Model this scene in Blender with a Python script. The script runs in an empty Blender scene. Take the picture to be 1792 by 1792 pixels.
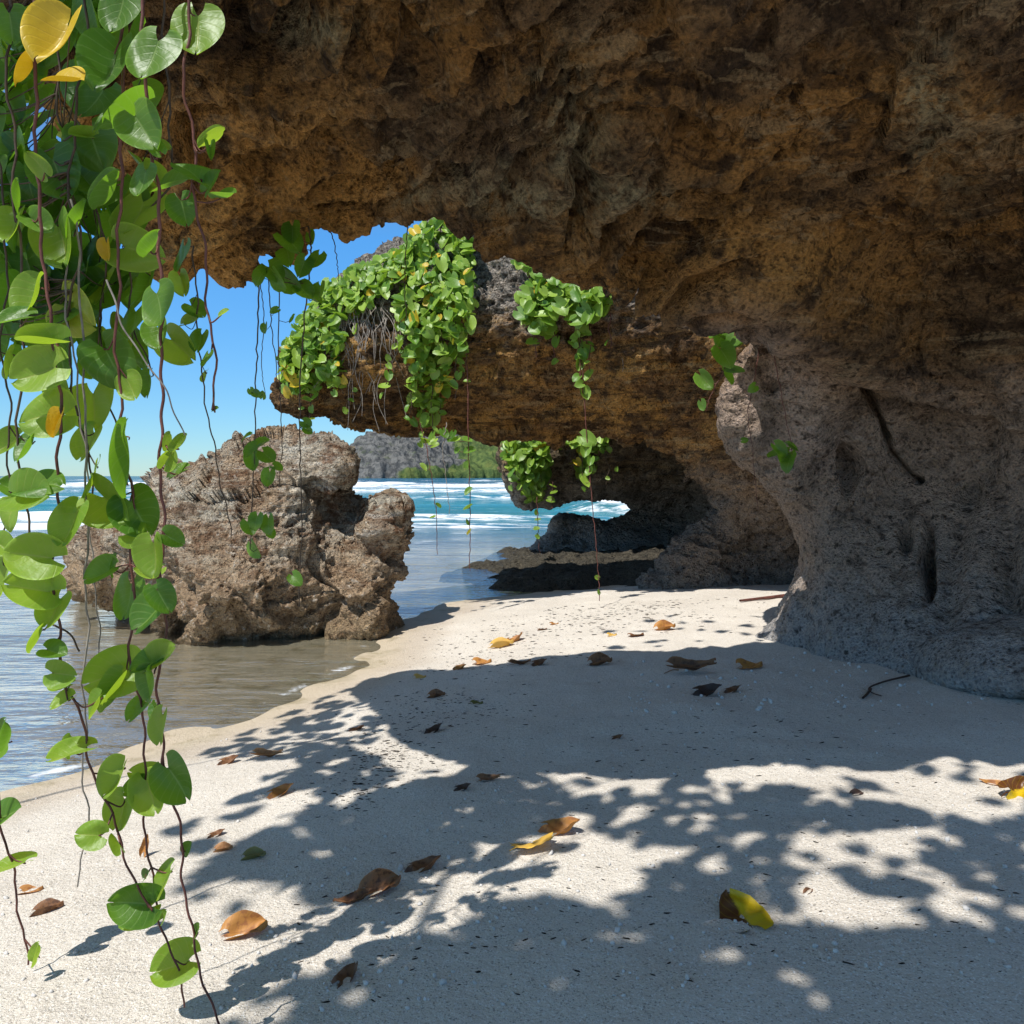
import bpy, math, random
import numpy as np
from mathutils import Vector, Matrix

rng = np.random.default_rng(7)
random.seed(7)
scene = bpy.context.scene
COL = scene.collection

# ------------------------------------------------------------------ camera, light, exposure
H = 1.45            # eye height above the sea
F = 1400.0          # focal length in photo pixels (1792 wide)
CX, HY = 896.0, 833.0
cam_d = bpy.data.cameras.new('camera'); cam = bpy.data.objects.new('camera', cam_d); COL.objects.link(cam)
cam.location = (0, 0, H); cam.rotation_euler = (math.pi/2, 0, 0)
cam_d.sensor_width = 36; cam_d.lens = 36*F/1792
cam_d.shift_y = -(896-HY)/1792
cam_d.clip_start = 0.05; cam_d.clip_end = 30000
scene.camera = cam

SUN_EL = math.radians(58)
SH = np.array([0.6, 0.8])                 # horizontal direction the light travels
world = bpy.data.worlds.new('World'); scene.world = world; world.use_nodes = True
nt = world.node_tree; nt.nodes.clear()
sky = nt.nodes.new('ShaderNodeTexSky'); sky.sky_type = 'NISHITA'; sky.sun_disc = False
sky.sun_elevation = SUN_EL
sky.sun_rotation = math.atan2(-SH[0], -SH[1])
sky.air_density = 1.0; sky.dust_density = 0.0; sky.ozone_density = 3.0
bg = nt.nodes.new('ShaderNodeBackground'); bg.inputs[1].default_value = 0.115
wo = nt.nodes.new('ShaderNodeOutputWorld')
hs = nt.nodes.new('ShaderNodeHueSaturation'); hs.inputs['Saturation'].default_value = 1.0; hs.inputs['Value'].default_value = 1.3
nt.links.new(sky.outputs[0], hs.inputs['Color'])
tc = nt.nodes.new('ShaderNodeTexCoord'); sx = nt.nodes.new('ShaderNodeSeparateXYZ'); nt.links.new(tc.outputs['Generated'], sx.inputs[0])
cr = nt.nodes.new('ShaderNodeValToRGB'); nt.links.new(sx.outputs[2], cr.inputs[0])      # clear tropical air: deeper blue low down; unseen upper sky warmed to tint ambient light
e_ = cr.color_ramp.elements; e_[0].position = 0.0; e_[0].color = (.39, .58, .77, 1); e_[1].position = .95; e_[1].color = (1.12, .79, .55, 1)
for p_, c_ in ((.10, (.37, .63, .84, 1)), (.28, (.36, .80, 1.1, 1)), (.55, (1.0, .82, .66, 1))):
    q_ = e_.new(p_); q_.color = c_
mx = nt.nodes.new('ShaderNodeMix'); mx.data_type = 'RGBA'; mx.blend_type = 'MULTIPLY'; mx.inputs[0].default_value = 1
nt.links.new(hs.outputs[0], mx.inputs[6]); nt.links.new(cr.outputs[0], mx.inputs[7]); nt.links.new(mx.outputs[2], bg.inputs[0]); nt.links.new(bg.outputs[0], wo.inputs[0])
sun_d = bpy.data.lights.new('sun', 'SUN'); sun = bpy.data.objects.new('sun', sun_d); COL.objects.link(sun)
sun_d.energy = 5.0; sun_d.angle = math.radians(0.53); sun_d.color = (1.0, 0.975, 0.93)
LD = Vector((SH[0]*math.cos(SUN_EL), SH[1]*math.cos(SUN_EL), -math.sin(SUN_EL)))
sun.rotation_euler = LD.to_track_quat('-Z', 'Y').to_euler()
scene.view_settings.view_transform = 'Standard'; scene.view_settings.look = 'None'
scene.view_settings.exposure = 0.22; scene.view_settings.gamma = 1.0
scene.render.engine = 'CYCLES'
scene.cycles.max_bounces = 8; scene.cycles.diffuse_bounces = 5; scene.cycles.transparent_max_bounces = 16
scene.cycles.use_denoising = True

# ------------------------------------------------------------------ numeric helpers
def P(px, py, d):
    return np.stack([(np.asarray(px, float)-CX)/F*d, np.asarray(d, float)+0*np.asarray(px, float),
                     H-(np.asarray(py, float)-HY)/F*d], -1)

_perm = np.concatenate([np.random.default_rng(3).permutation(256)]*3)
_g = np.random.default_rng(4).normal(size=(256, 3)); _g /= np.linalg.norm(_g, axis=1)[:, None]
_rp = np.random.default_rng(5).random((256, 3))
def perlin(p):
    p = p.astype(np.float32)
    i = np.floor(p).astype(np.int32); f = p-i; i &= 255
    w = f*f*f*(f*(f*6-15)+10)
    out = np.zeros(len(p), np.float32)
    for a in (0, 1):
        A = _perm[i[:, 0]+a]
        for b in (0, 1):
            B = _perm[A+i[:, 1]+b]
            for c in (0, 1):
                g = _g[_perm[B+i[:, 2]+c]]
                d = g[:, 0]*(f[:, 0]-a)+g[:, 1]*(f[:, 1]-b)+g[:, 2]*(f[:, 2]-c)
                out += d*(w[:, 0] if a else 1-w[:, 0])*(w[:, 1] if b else 1-w[:, 1])*(w[:, 2] if c else 1-w[:, 2])
    return out*1.5
def fbm(p, n=4, ridged=False):
    o = 0; a = 1; t = 0
    for k in range(n):
        v = perlin(p*(2.03**k)+k*17.3)
        if ridged: v = 1-2*np.abs(v)
        o = o+a*v; t += a; a *= 0.5
    return o/t
def worley(p):
    p = p.astype(np.float32)
    i = np.floor(p).astype(np.int32); f = p-i
    best = np.full(len(p), 9., np.float32)
    for a in (-1, 0, 1):
        A = _perm[(i[:, 0]+a) & 255]
        for b in (-1, 0, 1):
            B = _perm[A+((i[:, 1]+b) & 255)]
            for c in (-1, 0, 1):
                r = _rp[_perm[B+((i[:, 2]+c) & 255)]]
                d = (r[:, 0]+a-f[:, 0])**2+(r[:, 1]+b-f[:, 1])**2+(r[:, 2]+c-f[:, 2])**2
                best = np.minimum(best, d)
    return np.sqrt(best)
def blocks(p):
    """value per random cell plus a tilt inside it: broken, faceted stone"""
    p = p.astype(np.float32); i = np.floor(p).astype(np.int32); f = p-i
    best = np.full(len(p), 9., np.float32); val = np.zeros(len(p), np.float32)
    for a in (-1, 0, 1):
        A = _perm[(i[:, 0]+a) & 255]
        for b in (-1, 0, 1):
            B = _perm[A+((i[:, 1]+b) & 255)]
            for c in (-1, 0, 1):
                h = _perm[B+((i[:, 2]+c) & 255)]; r = _rp[h]; g = _g[h]
                q = np.stack([r[:, 0]+a-f[:, 0], r[:, 1]+b-f[:, 1], r[:, 2]+c-f[:, 2]], 1)
                d = (q*q).sum(1); m = d < best
                val = np.where(m, (r[:, 1]*7.31 % 1)-.5+(q*g).sum(1)*.9, val); best = np.minimum(best, d)
    return val
def sstep(a, b, x):
    t = np.clip((x-a)/(b-a), 0, 1); return t*t*(3-2*t)

def new_mesh(name, verts, faces, mats, smooth=True):
    """verts (n,3) array, faces (m,k) int array of equal sized polygons"""
    me = bpy.data.meshes.new(name)
    verts = np.ascontiguousarray(verts, np.float32); faces = np.ascontiguousarray(faces, np.int32)
    k = faces.shape[1]
    me.vertices.add(len(verts)); me.vertices.foreach_set('co', verts.ravel())
    me.loops.add(faces.size); me.loops.foreach_set('vertex_index', faces.ravel())
    me.polygons.add(len(faces)); me.polygons.foreach_set('loop_start', np.arange(0, faces.size, k, dtype=np.int32))
    me.update(calc_edges=True)
    if smooth: me.polygons.foreach_set('use_smooth', np.ones(len(faces), bool))
    for m in (mats if isinstance(mats, (list, tuple)) else [mats]): me.materials.append(m)
    return me
def obj(name, me, parent=None):
    o = bpy.data.objects.new(name, me); COL.objects.link(o)
    if parent: o.parent = parent
    return o
def tag(o, label=None, cat=None, group=None, kind=None):
    if label: o['label'] = label
    if cat: o['category'] = cat
    if group: o['group'] = group
    if kind: o['kind'] = kind
    return o
def empty(name, loc=(0, 0, 0)):
    o = bpy.data.objects.new(name, None); COL.objects.link(o); o.location = loc; o.empty_display_size = .1
    return o
def vnormals(v, f):
    a = v[f[:, 0]]; b = v[f[:, 1]]; c = v[f[:, 2]]
    if f.shape[1] == 4: fn = np.cross(c-a, v[f[:, 3]]-b)
    else: fn = np.cross(b-a, c-a)
    n = np.zeros_like(v)
    for k in range(f.shape[1]):
        for j in range(3): n[:, j] += np.bincount(f[:, k], fn[:, j], len(v))
    return n/np.maximum(np.linalg.norm(n, axis=1), 1e-12)[:, None]

def sdpoly(U, V, poly):
    poly = np.asarray(poly, float); d = np.full(U.shape, 1e9); ins = np.zeros(U.shape, bool)
    for (x0, y0), (x1, y1) in zip(poly, np.roll(poly, -1, 0)):
        ex, ey = x1-x0, y1-y0; L = ex*ex+ey*ey+1e-9
        t = np.clip(((U-x0)*ex+(V-y0)*ey)/L, 0, 1)
        d = np.minimum(d, (U-x0-t*ex)**2+(V-y0-t*ey)**2)
        if y0 != y1:
            ins ^= ((y0 > V) != (y1 > V)) & (U < (x1-x0)*(V-y0)/(y1-y0)+x0)
    d = np.sqrt(d); return np.where(ins, -d, d)
def smooth_poly(poly, n=2):
    p = np.asarray(poly, float)
    for _ in range(n):
        q = np.roll(p, -1, 0); r = np.empty((2*len(p), 2)); r[0::2] = .8*p+.2*q; r[1::2] = .2*p+.8*q; p = r
    return p
class RBF:
    def __init__(s, pts, reg=0.02):
        a = np.asarray(pts, float); s.c = a[:, :2]/500; n = len(a)
        r = np.linalg.norm(s.c[:, None]-s.c[None], axis=2)
        K = s.phi(r)+np.eye(n)*reg; Q = np.c_[np.ones(n), s.c]
        M = np.block([[K, Q], [Q.T, np.zeros((3, 3))]])
        s.w = np.linalg.solve(M, np.r_[a[:, 2], 0, 0, 0])
    def phi(s, r): return r*r*np.log(r+1e-6)
    def __call__(s, u, v):
        u = np.asarray(u, float)/500; v = np.asarray(v, float)/500; n = len(s.c)
        o = s.w[n]+s.w[n+1]*u+s.w[n+2]*v
        for k in range(n):
            o = o+s.w[k]*s.phi(np.hypot(u-s.c[k, 0], v-s.c[k, 1]))
        return o

def surface_nets(f):
    ins = f < 0
    nx, ny, nz = f.shape
    c = np.zeros((nx-1, ny-1, nz-1), np.uint8)
    for a in (0, 1):
        for b in (0, 1):
            for d in (0, 1):
                c += ins[a:nx-1+a, b:ny-1+b, d:nz-1+d]
    act = (c > 0) & (c < 8)
    idx = np.full(act.shape, -1, np.int32); ii = np.argwhere(act); idx[act] = np.arange(len(ii))
    acc = np.zeros((len(ii), 3)); cnt = np.zeros(len(ii))
    corners = [(a, b, d) for a in (0, 1) for b in (0, 1) for d in (0, 1)]
    for p in corners:
        for ax in range(3):
            if p[ax]: continue
            q = list(p); q[ax] = 1
            fa = f[ii[:, 0]+p[0], ii[:, 1]+p[1], ii[:, 2]+p[2]]; fb = f[ii[:, 0]+q[0], ii[:, 1]+q[1], ii[:, 2]+q[2]]
            m = (fa < 0) != (fb < 0)
            t = np.where(m, fa/np.where(m, fa-fb, 1), 0)
            pos = np.tile(np.array(p, float), (len(ii), 1)); pos[:, ax] += t
            acc += pos*m[:, None]; cnt += m
    verts = ii+acc/cnt[:, None]
    quads = []
    for ax in range(3):
        o1, o2 = (ax+1) % 3, (ax+2) % 3
        sl0 = [slice(None)]*3; sl1 = [slice(None)]*3
        sl0[ax] = slice(0, -1); sl1[ax] = slice(1, None)
        for o in (o1, o2): sl0[o] = slice(1, -1); sl1[o] = slice(1, -1)
        A = ins[tuple(sl0)]; B = ins[tuple(sl1)]
        for flip, m in ((False, A & ~B), (True, ~A & B)):
            e = np.argwhere(m)
            if not len(e): continue
            e[:, o1] += 1; e[:, o2] += 1
            def cell(da, db):
                g = e.copy(); g[:, o1] -= da; g[:, o2] -= db
                return idx[g[:, 0], g[:, 1], g[:, 2]]
            q = np.stack([cell(1, 1), cell(0, 1), cell(0, 0), cell(1, 0)], 1)
            if flip: q = q[:, ::-1]
            quads.append(q)
    return verts, np.concatenate(quads)

def relief(poly, front, back, step, nw, rnd, disp, smooth=1, extra=None):
    """A closed solid: an outline with its own distance (front), real back surface and rounded rim.
    Returns displaced verts and quads in world space."""
    poly = smooth_poly(poly, smooth)
    u = np.arange(poly[:, 0].min()-4*step, poly[:, 0].max()+5*step, step)
    v = np.arange(poly[:, 1].min()-4*step, poly[:, 1].max()+5*step, step)
    U, V = np.meshgrid(u, v, indexing='ij')
    wf = front(U, V); wb = np.maximum(back(U, V, wf), wf+.12)
    sd = sdpoly(U, V, poly)*wf/F; T = wb-wf
    W = np.linspace(-.15, 1.15, nw)
    f = np.empty(U.shape+(nw,), np.float32)
    for k, w in enumerate(W):
        r = np.minimum(rnd, T*.45)
        a = sd+r; b = (abs(w-.5)-.5)*T+r
        f[..., k] = np.minimum(np.maximum(a, b), 0)+np.hypot(np.maximum(a, 0), np.maximum(b, 0))-r
    vv, q = surface_nets(f)
    vu = u[0]+vv[:, 0]*step; v2 = v[0]+vv[:, 1]*step; w = W[0]+vv[:, 2]*(W[1]-W[0])
    f0 = front(vu, v2); b0 = np.maximum(back(vu, v2, f0), f0+.12)
    pos = P(vu, v2, f0+w*(b0-f0))
    pos = np.stack([(vu-CX)/F*(f0+w*(b0-f0)), f0+w*(b0-f0), H-(v2-HY)/F*(f0+w*(b0-f0))], 1)
    n = vnormals(pos, q)
    # outward check
    if np.mean(n[w < .05, 1]) > 0: q = q[:, ::-1]; n = -n
    pos = pos+n*disp(pos, vu, v2)[:, None]
    return pos, q

# ------------------------------------------------------------------ materials
def mat(name):
    m = bpy.data.materials.new(name); m.use_nodes = True; m.node_tree.nodes.clear()
    return m, m.node_tree
class N:
    def __init__(s, t): s.t = t
    def new(s, ty, **kw):
        n = s.t.nodes.new(ty)
        for k, v in kw.items(): setattr(n, k, v)
        return n
    def link(s, a, b): s.t.links.new(a, b)
    def val(s, sock, v):
        if hasattr(v, 'links') or isinstance(v, bpy.types.NodeSocket): s.link(v, sock)
        else: sock.default_value = v
    def pos(s): return s.new('ShaderNodeNewGeometry').outputs['Position']
    def noise(s, vec, scale, detail=4, rough=.55, dist=0.):
        n = s.new('ShaderNodeTexNoise'); s.val(n.inputs['Vector'], vec)
        n.inputs['Scale'].default_value = scale; n.inputs['Detail'].default_value = detail
        n.inputs['Roughness'].default_value = rough; n.inputs['Distortion'].default_value = dist
        return n.outputs['Fac']
    def voro(s, vec, scale, feature='F1', rand=1.):
        n = s.new('ShaderNodeTexVoronoi', feature=feature); s.val(n.inputs['Vector'], vec)
        n.inputs['Scale'].default_value = scale; n.inputs['Randomness'].default_value = rand
        return n.outputs['Distance']
    def scale(s, vec, xyz):
        n = s.new('ShaderNodeVectorMath', operation='MULTIPLY'); s.val(n.inputs[0], vec); n.inputs[1].default_value = xyz
        return n.outputs[0]
    def ramp(s, fac, a, b, lo=0., hi=1.):
        n = s.new('ShaderNodeMapRange'); n.interpolation_type = 'SMOOTHSTEP'; s.val(n.inputs[0], fac)
        n.inputs[1].default_value = a; n.inputs[2].default_value = b
        n.inputs[3].default_value = lo; n.inputs[4].default_value = hi
        return n.outputs[0]
    def math(s, op, a, b=0.):
        n = s.new('ShaderNodeMath', operation=op); s.val(n.inputs[0], a); s.val(n.inputs[1], b); return n.outputs[0]
    def mix(s, fac, a, b, blend='MIX'):
        n = s.new('ShaderNodeMix', data_type='RGBA', blend_type=blend)
        s.val(n.inputs[0], fac)
        for sock, c in ((n.inputs[6], a), (n.inputs[7], b)):
            if isinstance(c, tuple): c = c+(1.,)
            s.val(sock, c)
        return n.outputs[2]
    def sep(s, vec):
        n = s.new('ShaderNodeSeparateXYZ'); s.val(n.inputs[0], vec); return n.outputs
    def attr(s, name, out='Fac'):
        n = s.new('ShaderNodeAttribute', attribute_name=name); return n.outputs[out]
    def bump(s, h, strength, dist, normal=None):
        n = s.new('ShaderNodeBump'); s.val(n.inputs['Height'], h)
        n.inputs['Strength'].default_value = strength; n.inputs['Distance'].default_value = dist
        if normal is not None: s.link(normal, n.inputs['Normal'])
        return n.outputs[0]
    def bsdf(s, col, rough=.8, spec=.3, normal=None):
        n = s.new('ShaderNodeBsdfPrincipled')
        if isinstance(col, tuple): col = col+(1.,)
        s.val(n.inputs['Base Color'], col); s.val(n.inputs['Roughness'], rough)
        n.inputs['Specular IOR Level'].default_value = spec
        if normal is not None: s.link(normal, n.inputs['Normal'])
        return n.outputs[0]
    def mixs(s, fac, a, b):
        n = s.new('ShaderNodeMixShader'); s.val(n.inputs[0], fac); s.link(a, n.inputs[1]); s.link(b, n.inputs[2]); return n.outputs[0]
    def out(s, sh):
        o = s.new('ShaderNodeOutputMaterial'); s.link(sh, o.inputs['Surface'])

def rock_mat(name, main, second, dark, low, base, z0, z1, zb, pale, fs=1.0, strata=1.0, pale_amt=.5, top=None, zt=3.0, contrast=1.):
    """limestone: warm upper rock, greyer washed rock below z0..z1, salt-pale foot below zb; stains by noise"""
    m, t = mat(name); n = N(t); p = n.pos()
    ps = n.scale(p, (1, 1, strata))
    a = n.noise(ps, 1.5*fs, 6, .6, .3); b = n.noise(ps, 5.0*fs, 7, .68, .25); c = n.noise(p, 15*fs, 6, .68); d = n.noise(p, 62*fs, 4, .65)
    e = n.noise(n.scale(p, (1.1, .9, 1)), 2.7*fs, 5, .6, .6)
    up = n.mix(n.ramp(a, .40, .60), main, second)
    up = n.mix(n.ramp(e, .50, .64, 0, .85*contrast), up, dark)
    up = n.mix(n.ramp(b, .50, .64, 0, .9), up, dark)
    st = n.noise(n.scale(p, (.7, .7, 5.5)), 2.6*fs, 6, .65, .5)
    up = n.mix(n.ramp(st, .53, .60, 0, .65), up, dark)
    up = n.mix(n.ramp(st, .44, .38, 0, .5), up, pale)
    z = n.math('ADD', n.sep(p)[2], n.math('MULTIPLY', n.math('SUBTRACT', a, .5), 1.1))
    lo = n.mix(n.ramp(b, .50, .70, 0, .55), low, dark)
    c1 = n.mix(n.ramp(z, z0, z1), lo, up)
    z2 = n.math('ADD', n.sep(p)[2], n.math('MULTIPLY', n.math('SUBTRACT', b, .5), .9))
    c1 = n.mix(n.ramp(z2, zb-.4, zb+.4, 1, 0), c1, base)
    if name == 'cave_limestone':
        c1 = n.mix(n.math('MULTIPLY', n.attr('warm'), n.ramp(b, .62, .46, .1, .85)), c1, (.56, .30, .09))  # lighter ochre where bounce light is painted onto the roof
        c1 = n.mix(n.math('MULTIPLY', n.attr('spur'), n.ramp(b, .66, .45, .2, .9)), c1, (.60, .47, .40))
        c1 = n.mix(n.math('MULTIPLY', n.attr('crust'), n.ramp(c, .40, .58, .1, .9)), c1, (.34, .30, .19))
    if top:
        z3 = n.math('ADD', n.sep(p)[2], n.math('MULTIPLY', n.math('SUBTRACT', b, .5), 1.2))
        c1 = n.mix(n.ramp(z3, zt-.25, zt+.35), c1, n.mix(n.ramp(c, .42, .58), tuple(x*.35 for x in top), top))
    c1 = n.mix(n.ramp(c, .56, .70, 0, pale_amt), c1, pale)
    c1 = n.mix(n.ramp(c, .47, .33, 0, .75), c1, tuple(x*.5 for x in dark))
    v1 = n.voro(n.scale(p, (1, 1, 1.25)), 10*fs); v2 = n.voro(p, 30*fs); v3 = n.voro(p, 75*fs)
    c1 = n.mix(n.ramp(v2, .34, .16, 0, .35), c1, tuple(x*.6 for x in dark))  # pit hollows darkened: their shade is put into the colour
    c1 = n.mix(n.ramp(d, .42, .66, 0, .6), c1, n.mix(1., c1, (1.75, 1.65, 1.5), 'MULTIPLY'))
    c1 = n.mix(n.ramp(d, .46, .30, 0, .8), c1, n.mix(1., c1, (.38, .36, .36), 'MULTIPLY'))
    h = n.math('ADD', n.math('MULTIPLY', n.ramp(v1, .0, .45), 1.0), n.math('MULTIPLY', n.ramp(v2, .0, .42), .55))
    h = n.math('ADD', h, n.math('MULTIPLY', n.ramp(v3, .0, .42), .22))
    h = n.math('ADD', h, n.math('MULTIPLY', c, 1.6)); h = n.math('ADD', h, n.math('MULTIPLY', d, .6))
    h = n.math('ADD', h, n.math('MULTIPLY', n.noise(p, 190*fs, 3, .6), .2))
    n.out(n.bsdf(c1, .92, .12, n.bump(h, 1., .10/fs)))
    return m

M = {}
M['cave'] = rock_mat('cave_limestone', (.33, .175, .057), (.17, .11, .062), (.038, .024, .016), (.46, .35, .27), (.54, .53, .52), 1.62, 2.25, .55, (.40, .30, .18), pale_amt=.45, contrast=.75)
M['ledge'] = rock_mat('ledge_limestone', (.56, .31, .095), (.26, .15, .07), (.07, .043, .027), (.36, .29, .235), (.40, .36, .32), 1.0, 1.9, .35, (.52, .38, .2), strata=2.4, top=(.42, .38, .34), zt=2.95)
M['far_ledge'] = rock_mat('dark_limestone', (.36, .25, .13), (.23, .17, .11), (.08, .065, .05), (.36, .34, .31), (.42, .39, .35), .7, 1.7, .1, (.30, .26, .18), strata=2.0)
M['boulder'] = rock_mat('boulder_limestone', (.58, .53, .43), (.47, .35, .235), (.19, .10, .055), (.46, .33, .21), (.24, .18, .10), .30, 1.0, .06, (.74, .70, .62), fs=1.0, pale_amt=.65, contrast=.7)
M['reef'] = rock_mat('wet_reef', (.12, .105, .08), (.17, .145, .105), (.045, .04, .035), (.12, .105, .08), (.11, .10, .075), .0, .3, .0, (.24, .21, .16))

# sand -----------------------------------------------------------------
def sand_mat():
    m, t = mat('coral_sand'); n = N(t); p = n.pos()
    wet = n.attr('wet')
    a = n.noise(p, 1.6, 5); b = n.noise(p, 9, 5); g = n.noise(p, 150, 3, .7); g2 = n.noise(p, 420, 2, .7)
    col = n.mix(n.ramp(a, .35, .65), (.70, .63, .535), (.64, .57, .48))
    col = n.mix(n.ramp(g, .54, .68, 0, .30), col, (.36, .31, .255))
    vg = n.new('ShaderNodeTexVoronoi'); n.val(vg.inputs['Vector'], p); vg.inputs['Scale'].default_value = 260
    gr = n.sep(vg.outputs['Color'])
    col = n.mix(n.ramp(gr[0], .91, .94, 0, .55), col, (.16, .135, .11)); col = n.mix(n.ramp(gr[1], .88, .92, 0, .6), col, (.86, .83, .78))
    fl = n.noise(n.scale(p, (1, 1.6, 1)), 42, 6, .78); fz = n.noise(p, 1.1, 3)
    col = n.mix(n.ramp(n.math('ADD', fl, n.math('MULTIPLY', n.math('SUBTRACT', fz, .5), .7)), .70, .78, 0, .75), col, (.09, .07, .05))
    col = n.mix(n.ramp(g2, .60, .72, 0, .6), col, (.80, .76, .69))
    col = n.mix(n.ramp(g2, .40, .28, 0, .5), col, (.22, .19, .16))
    sea = n.mix(n.ramp(b, .42, .62), (.56, .50, .37), (.40, .34, .21))
    sea = n.mix(n.ramp(n.noise(p, 3.1, 4, .6), .47, .60), (.66, .58, .45), sea)
    col = n.mix(n.attr('under'), col, sea)
    col = n.mix(n.math('MULTIPLY', wet, .55), col, n.mix(1., col, (.74, .64, .52), 'MULTIPLY'))
    h = n.math('ADD', n.math('MULTIPLY', b, .7), n.math('ADD', n.math('MULTIPLY', n.noise(p, 45, 4, .65), .8), n.math('MULTIPLY', g, .5)))
    n.out(n.bsdf(col, n.math('SUBTRACT', .95, n.math('MULTIPLY', wet, .35)), .2, n.bump(h, .7, .025)))
    return m
M['sand'] = sand_mat()

def water_mat():
    m, t = mat('sea_water'); n = N(t); p = n.pos()
    deep = n.attr('deep'); foam = n.attr('foam'); far = n.attr('far')
    w1 = n.noise(n.scale(p, (.8, 2.2, 1)), 2.2, 5, .6, .4); w2 = n.noise(n.scale(p, (.7, 1.8, 1)), 9, 3, .6, .3)
    w3 = n.noise(n.scale(p, (.5, 1.5, 1)), .35, 5, .6)
    h = n.math('ADD', n.math('MULTIPLY', w1, .6), n.math('MULTIPLY', w2, .30))
    hb = n.math('ADD', n.math('MULTIPLY', w3, 6.), h)
    nor = n.bump(hb, .8, .07)
    col = n.mix(far, (.012, .17, .21), (.006, .05, .13))
    col = n.mix(n.ramp(w3, .4, .65, 0, .5), col, (.02, .28, .30))
    tr = n.new('ShaderNodeBsdfTransparent'); tr.inputs[0].default_value = (.93, .975, .965, 1)
    di = n.new('ShaderNodeBsdfDiffuse'); n.link(col, di.inputs[0])
    body = n.mixs(deep, tr.outputs[0], di.outputs[0])
    fr = n.new('ShaderNodeFresnel'); fr.inputs[0].default_value = 1.33; n.link(nor, fr.inputs['Normal'])
    gl = n.new('ShaderNodeBsdfGlossy'); gl.inputs['Roughness'].default_value = .06; n.link(nor, gl.inputs['Normal'])
    sh = n.mixs(n.math('MULTIPLY', fr.outputs[0], n.ramp(deep, 0, 1, .75, .5)), body, gl.outputs[0])
    fo = n.new('ShaderNodeBsdfDiffuse'); fo.inputs[0].default_value = (.70, .73, .75, 1)
    fn = n.noise(n.scale(p, (.5, 1.4, 1)), 1.1, 8, .72, .5)
    k = n.ramp(n.math('ADD', foam, n.math('MULTIPLY', n.math('SUBTRACT', fn, .5), 2.2)), .26, .62)
    k = n.math('MULTIPLY', k, n.ramp(foam, .02, .15))
    n.out(n.mixs(k, sh, fo.outputs[0]))
    return m
M['water'] = water_mat()

def leaf_mat(name, top, back, vein, trans, rough=.42, tw=.35, edge=None, blot=None, half=None, odd=False):
    m, t = mat(name); n = N(t)
    uv = n.new('ShaderNodeUVMap').outputs[0]; s = n.sep(uv)
    info = n.new('ShaderNodeObjectInfo').outputs['Random']
    rv = n.attr('leafrand')
    r = n.math('FRACT', n.math('ADD', info, rv))
    ax = n.math('ABSOLUTE', n.math('SUBTRACT', s[0], .5))
    mid = n.ramp(ax, .008, .03, 1, 0)
    q = n.math('FRACT', n.math('MULTIPLY', n.math('SUBTRACT', s[1], n.math('MULTIPLY', ax, .9)), 6.))
    side = n.ramp(n.math('ABSOLUTE', n.math('SUBTRACT', q, .5)), .03, .10, .42, 0)
    v = n.math('MAXIMUM', mid, side)
    col = n.mix(n.ramp(r, 0, 1, 0, 1), top, back)
    if blot:
        pn = n.noise(n.new('ShaderNodeTexCoord').outputs['Object'], 3.0, 5, .6)
        col = n.mix(n.ramp(pn, .48, .58), col, blot)
    sp = n.noise(n.new('ShaderNodeTexCoord').outputs['Object'], 16, 4, .7)
    col = n.mix(n.math('MULTIPLY', n.ramp(sp, .66, .72), n.ramp(r, .2, .9, 0, .8)), col, (.16, .09, .03))
    col = n.mix(n.math('MULTIPLY', n.ramp(n.math('ADD', ax, n.math('MULTIPLY', n.math('SUBTRACT', sp, .5), .12)), .455, .49), n.ramp(r, .3, .7, .15, .8)), col, tuple(min(1, 1.6*x) for x in back))
    if odd: col = n.mix(n.ramp(r, .945, .95), col, (.62, .42, .03))
    if edge: col = n.mix(n.ramp(ax, .34, .5, 0, .9), col, edge)
    if half: col = n.mix(n.ramp(n.math('ADD', s[0], n.math('MULTIPLY', n.math('SUBTRACT', n.noise(uv, 4, 4), .5), .35)), .44, .52), half, col)
    col = n.mix(n.math('MULTIPLY', v, .7), col, vein)
    nor = n.bump(n.math('SUBTRACT', n.noise(uv, 5, 2), n.math('MULTIPLY', v, .5)), .25, .006)
    b = n.bsdf(col, rough, .45, nor)
    tl = n.new('ShaderNodeBsdfTranslucent'); n.link(n.mix(n.math('MULTIPLY', v, .35), trans, vein), tl.inputs[0])
    n.out(n.mixs(tw, b, tl.outputs[0]))
    return m
M['leaf'] = leaf_mat('vine_leaf_green', (.042, .115, .012), (.10, .195, .02), (.22, .33, .08), (.24, .48, .02), tw=.42)
M['leaf_lime'] = leaf_mat('vine_leaf_lime', (.14, .26, .022), (.21, .33, .035), (.34, .40, .08), (.42, .60, .03), tw=.45)
M['leaf_yellow'] = leaf_mat('vine_leaf_yellow', (.60, .37, .01), (.52, .36, .02), (.62, .42, .05), (.60, .36, .01), tw=.25)
M['leaf_yg'] = leaf_mat('vine_leaf_yellow_green', (.38, .42, .05), (.34, .38, .04), (.48, .46, .12), (.46, .50, .04))
M['leaf_far'] = leaf_mat('vine_leaf_small', (.09, .21, .022), (.30, .44, .06), (.25, .35, .08), (.28, .46, .03), rough=.4, odd=True)
M['dry'] = leaf_mat('dry_brown_leaf', (.17, .075, .03), (.26, .12, .05), (.10, .05, .025), (.25, .10, .03), rough=.6, tw=.12, blot=(.08, .035, .018))
M['dry_orange'] = leaf_mat('dry_orange_leaf', (.46, .21, .05), (.40, .19, .07), (.30, .13, .04), (.42, .18, .03), rough=.55, tw=.15, blot=(.30, .12, .04))
M['dry_dark'] = leaf_mat('dry_dark_leaf', (.05, .026, .017), (.07, .035, .02), (.04, .02, .01), (.06, .03, .02), rough=.6, tw=.05)
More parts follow.
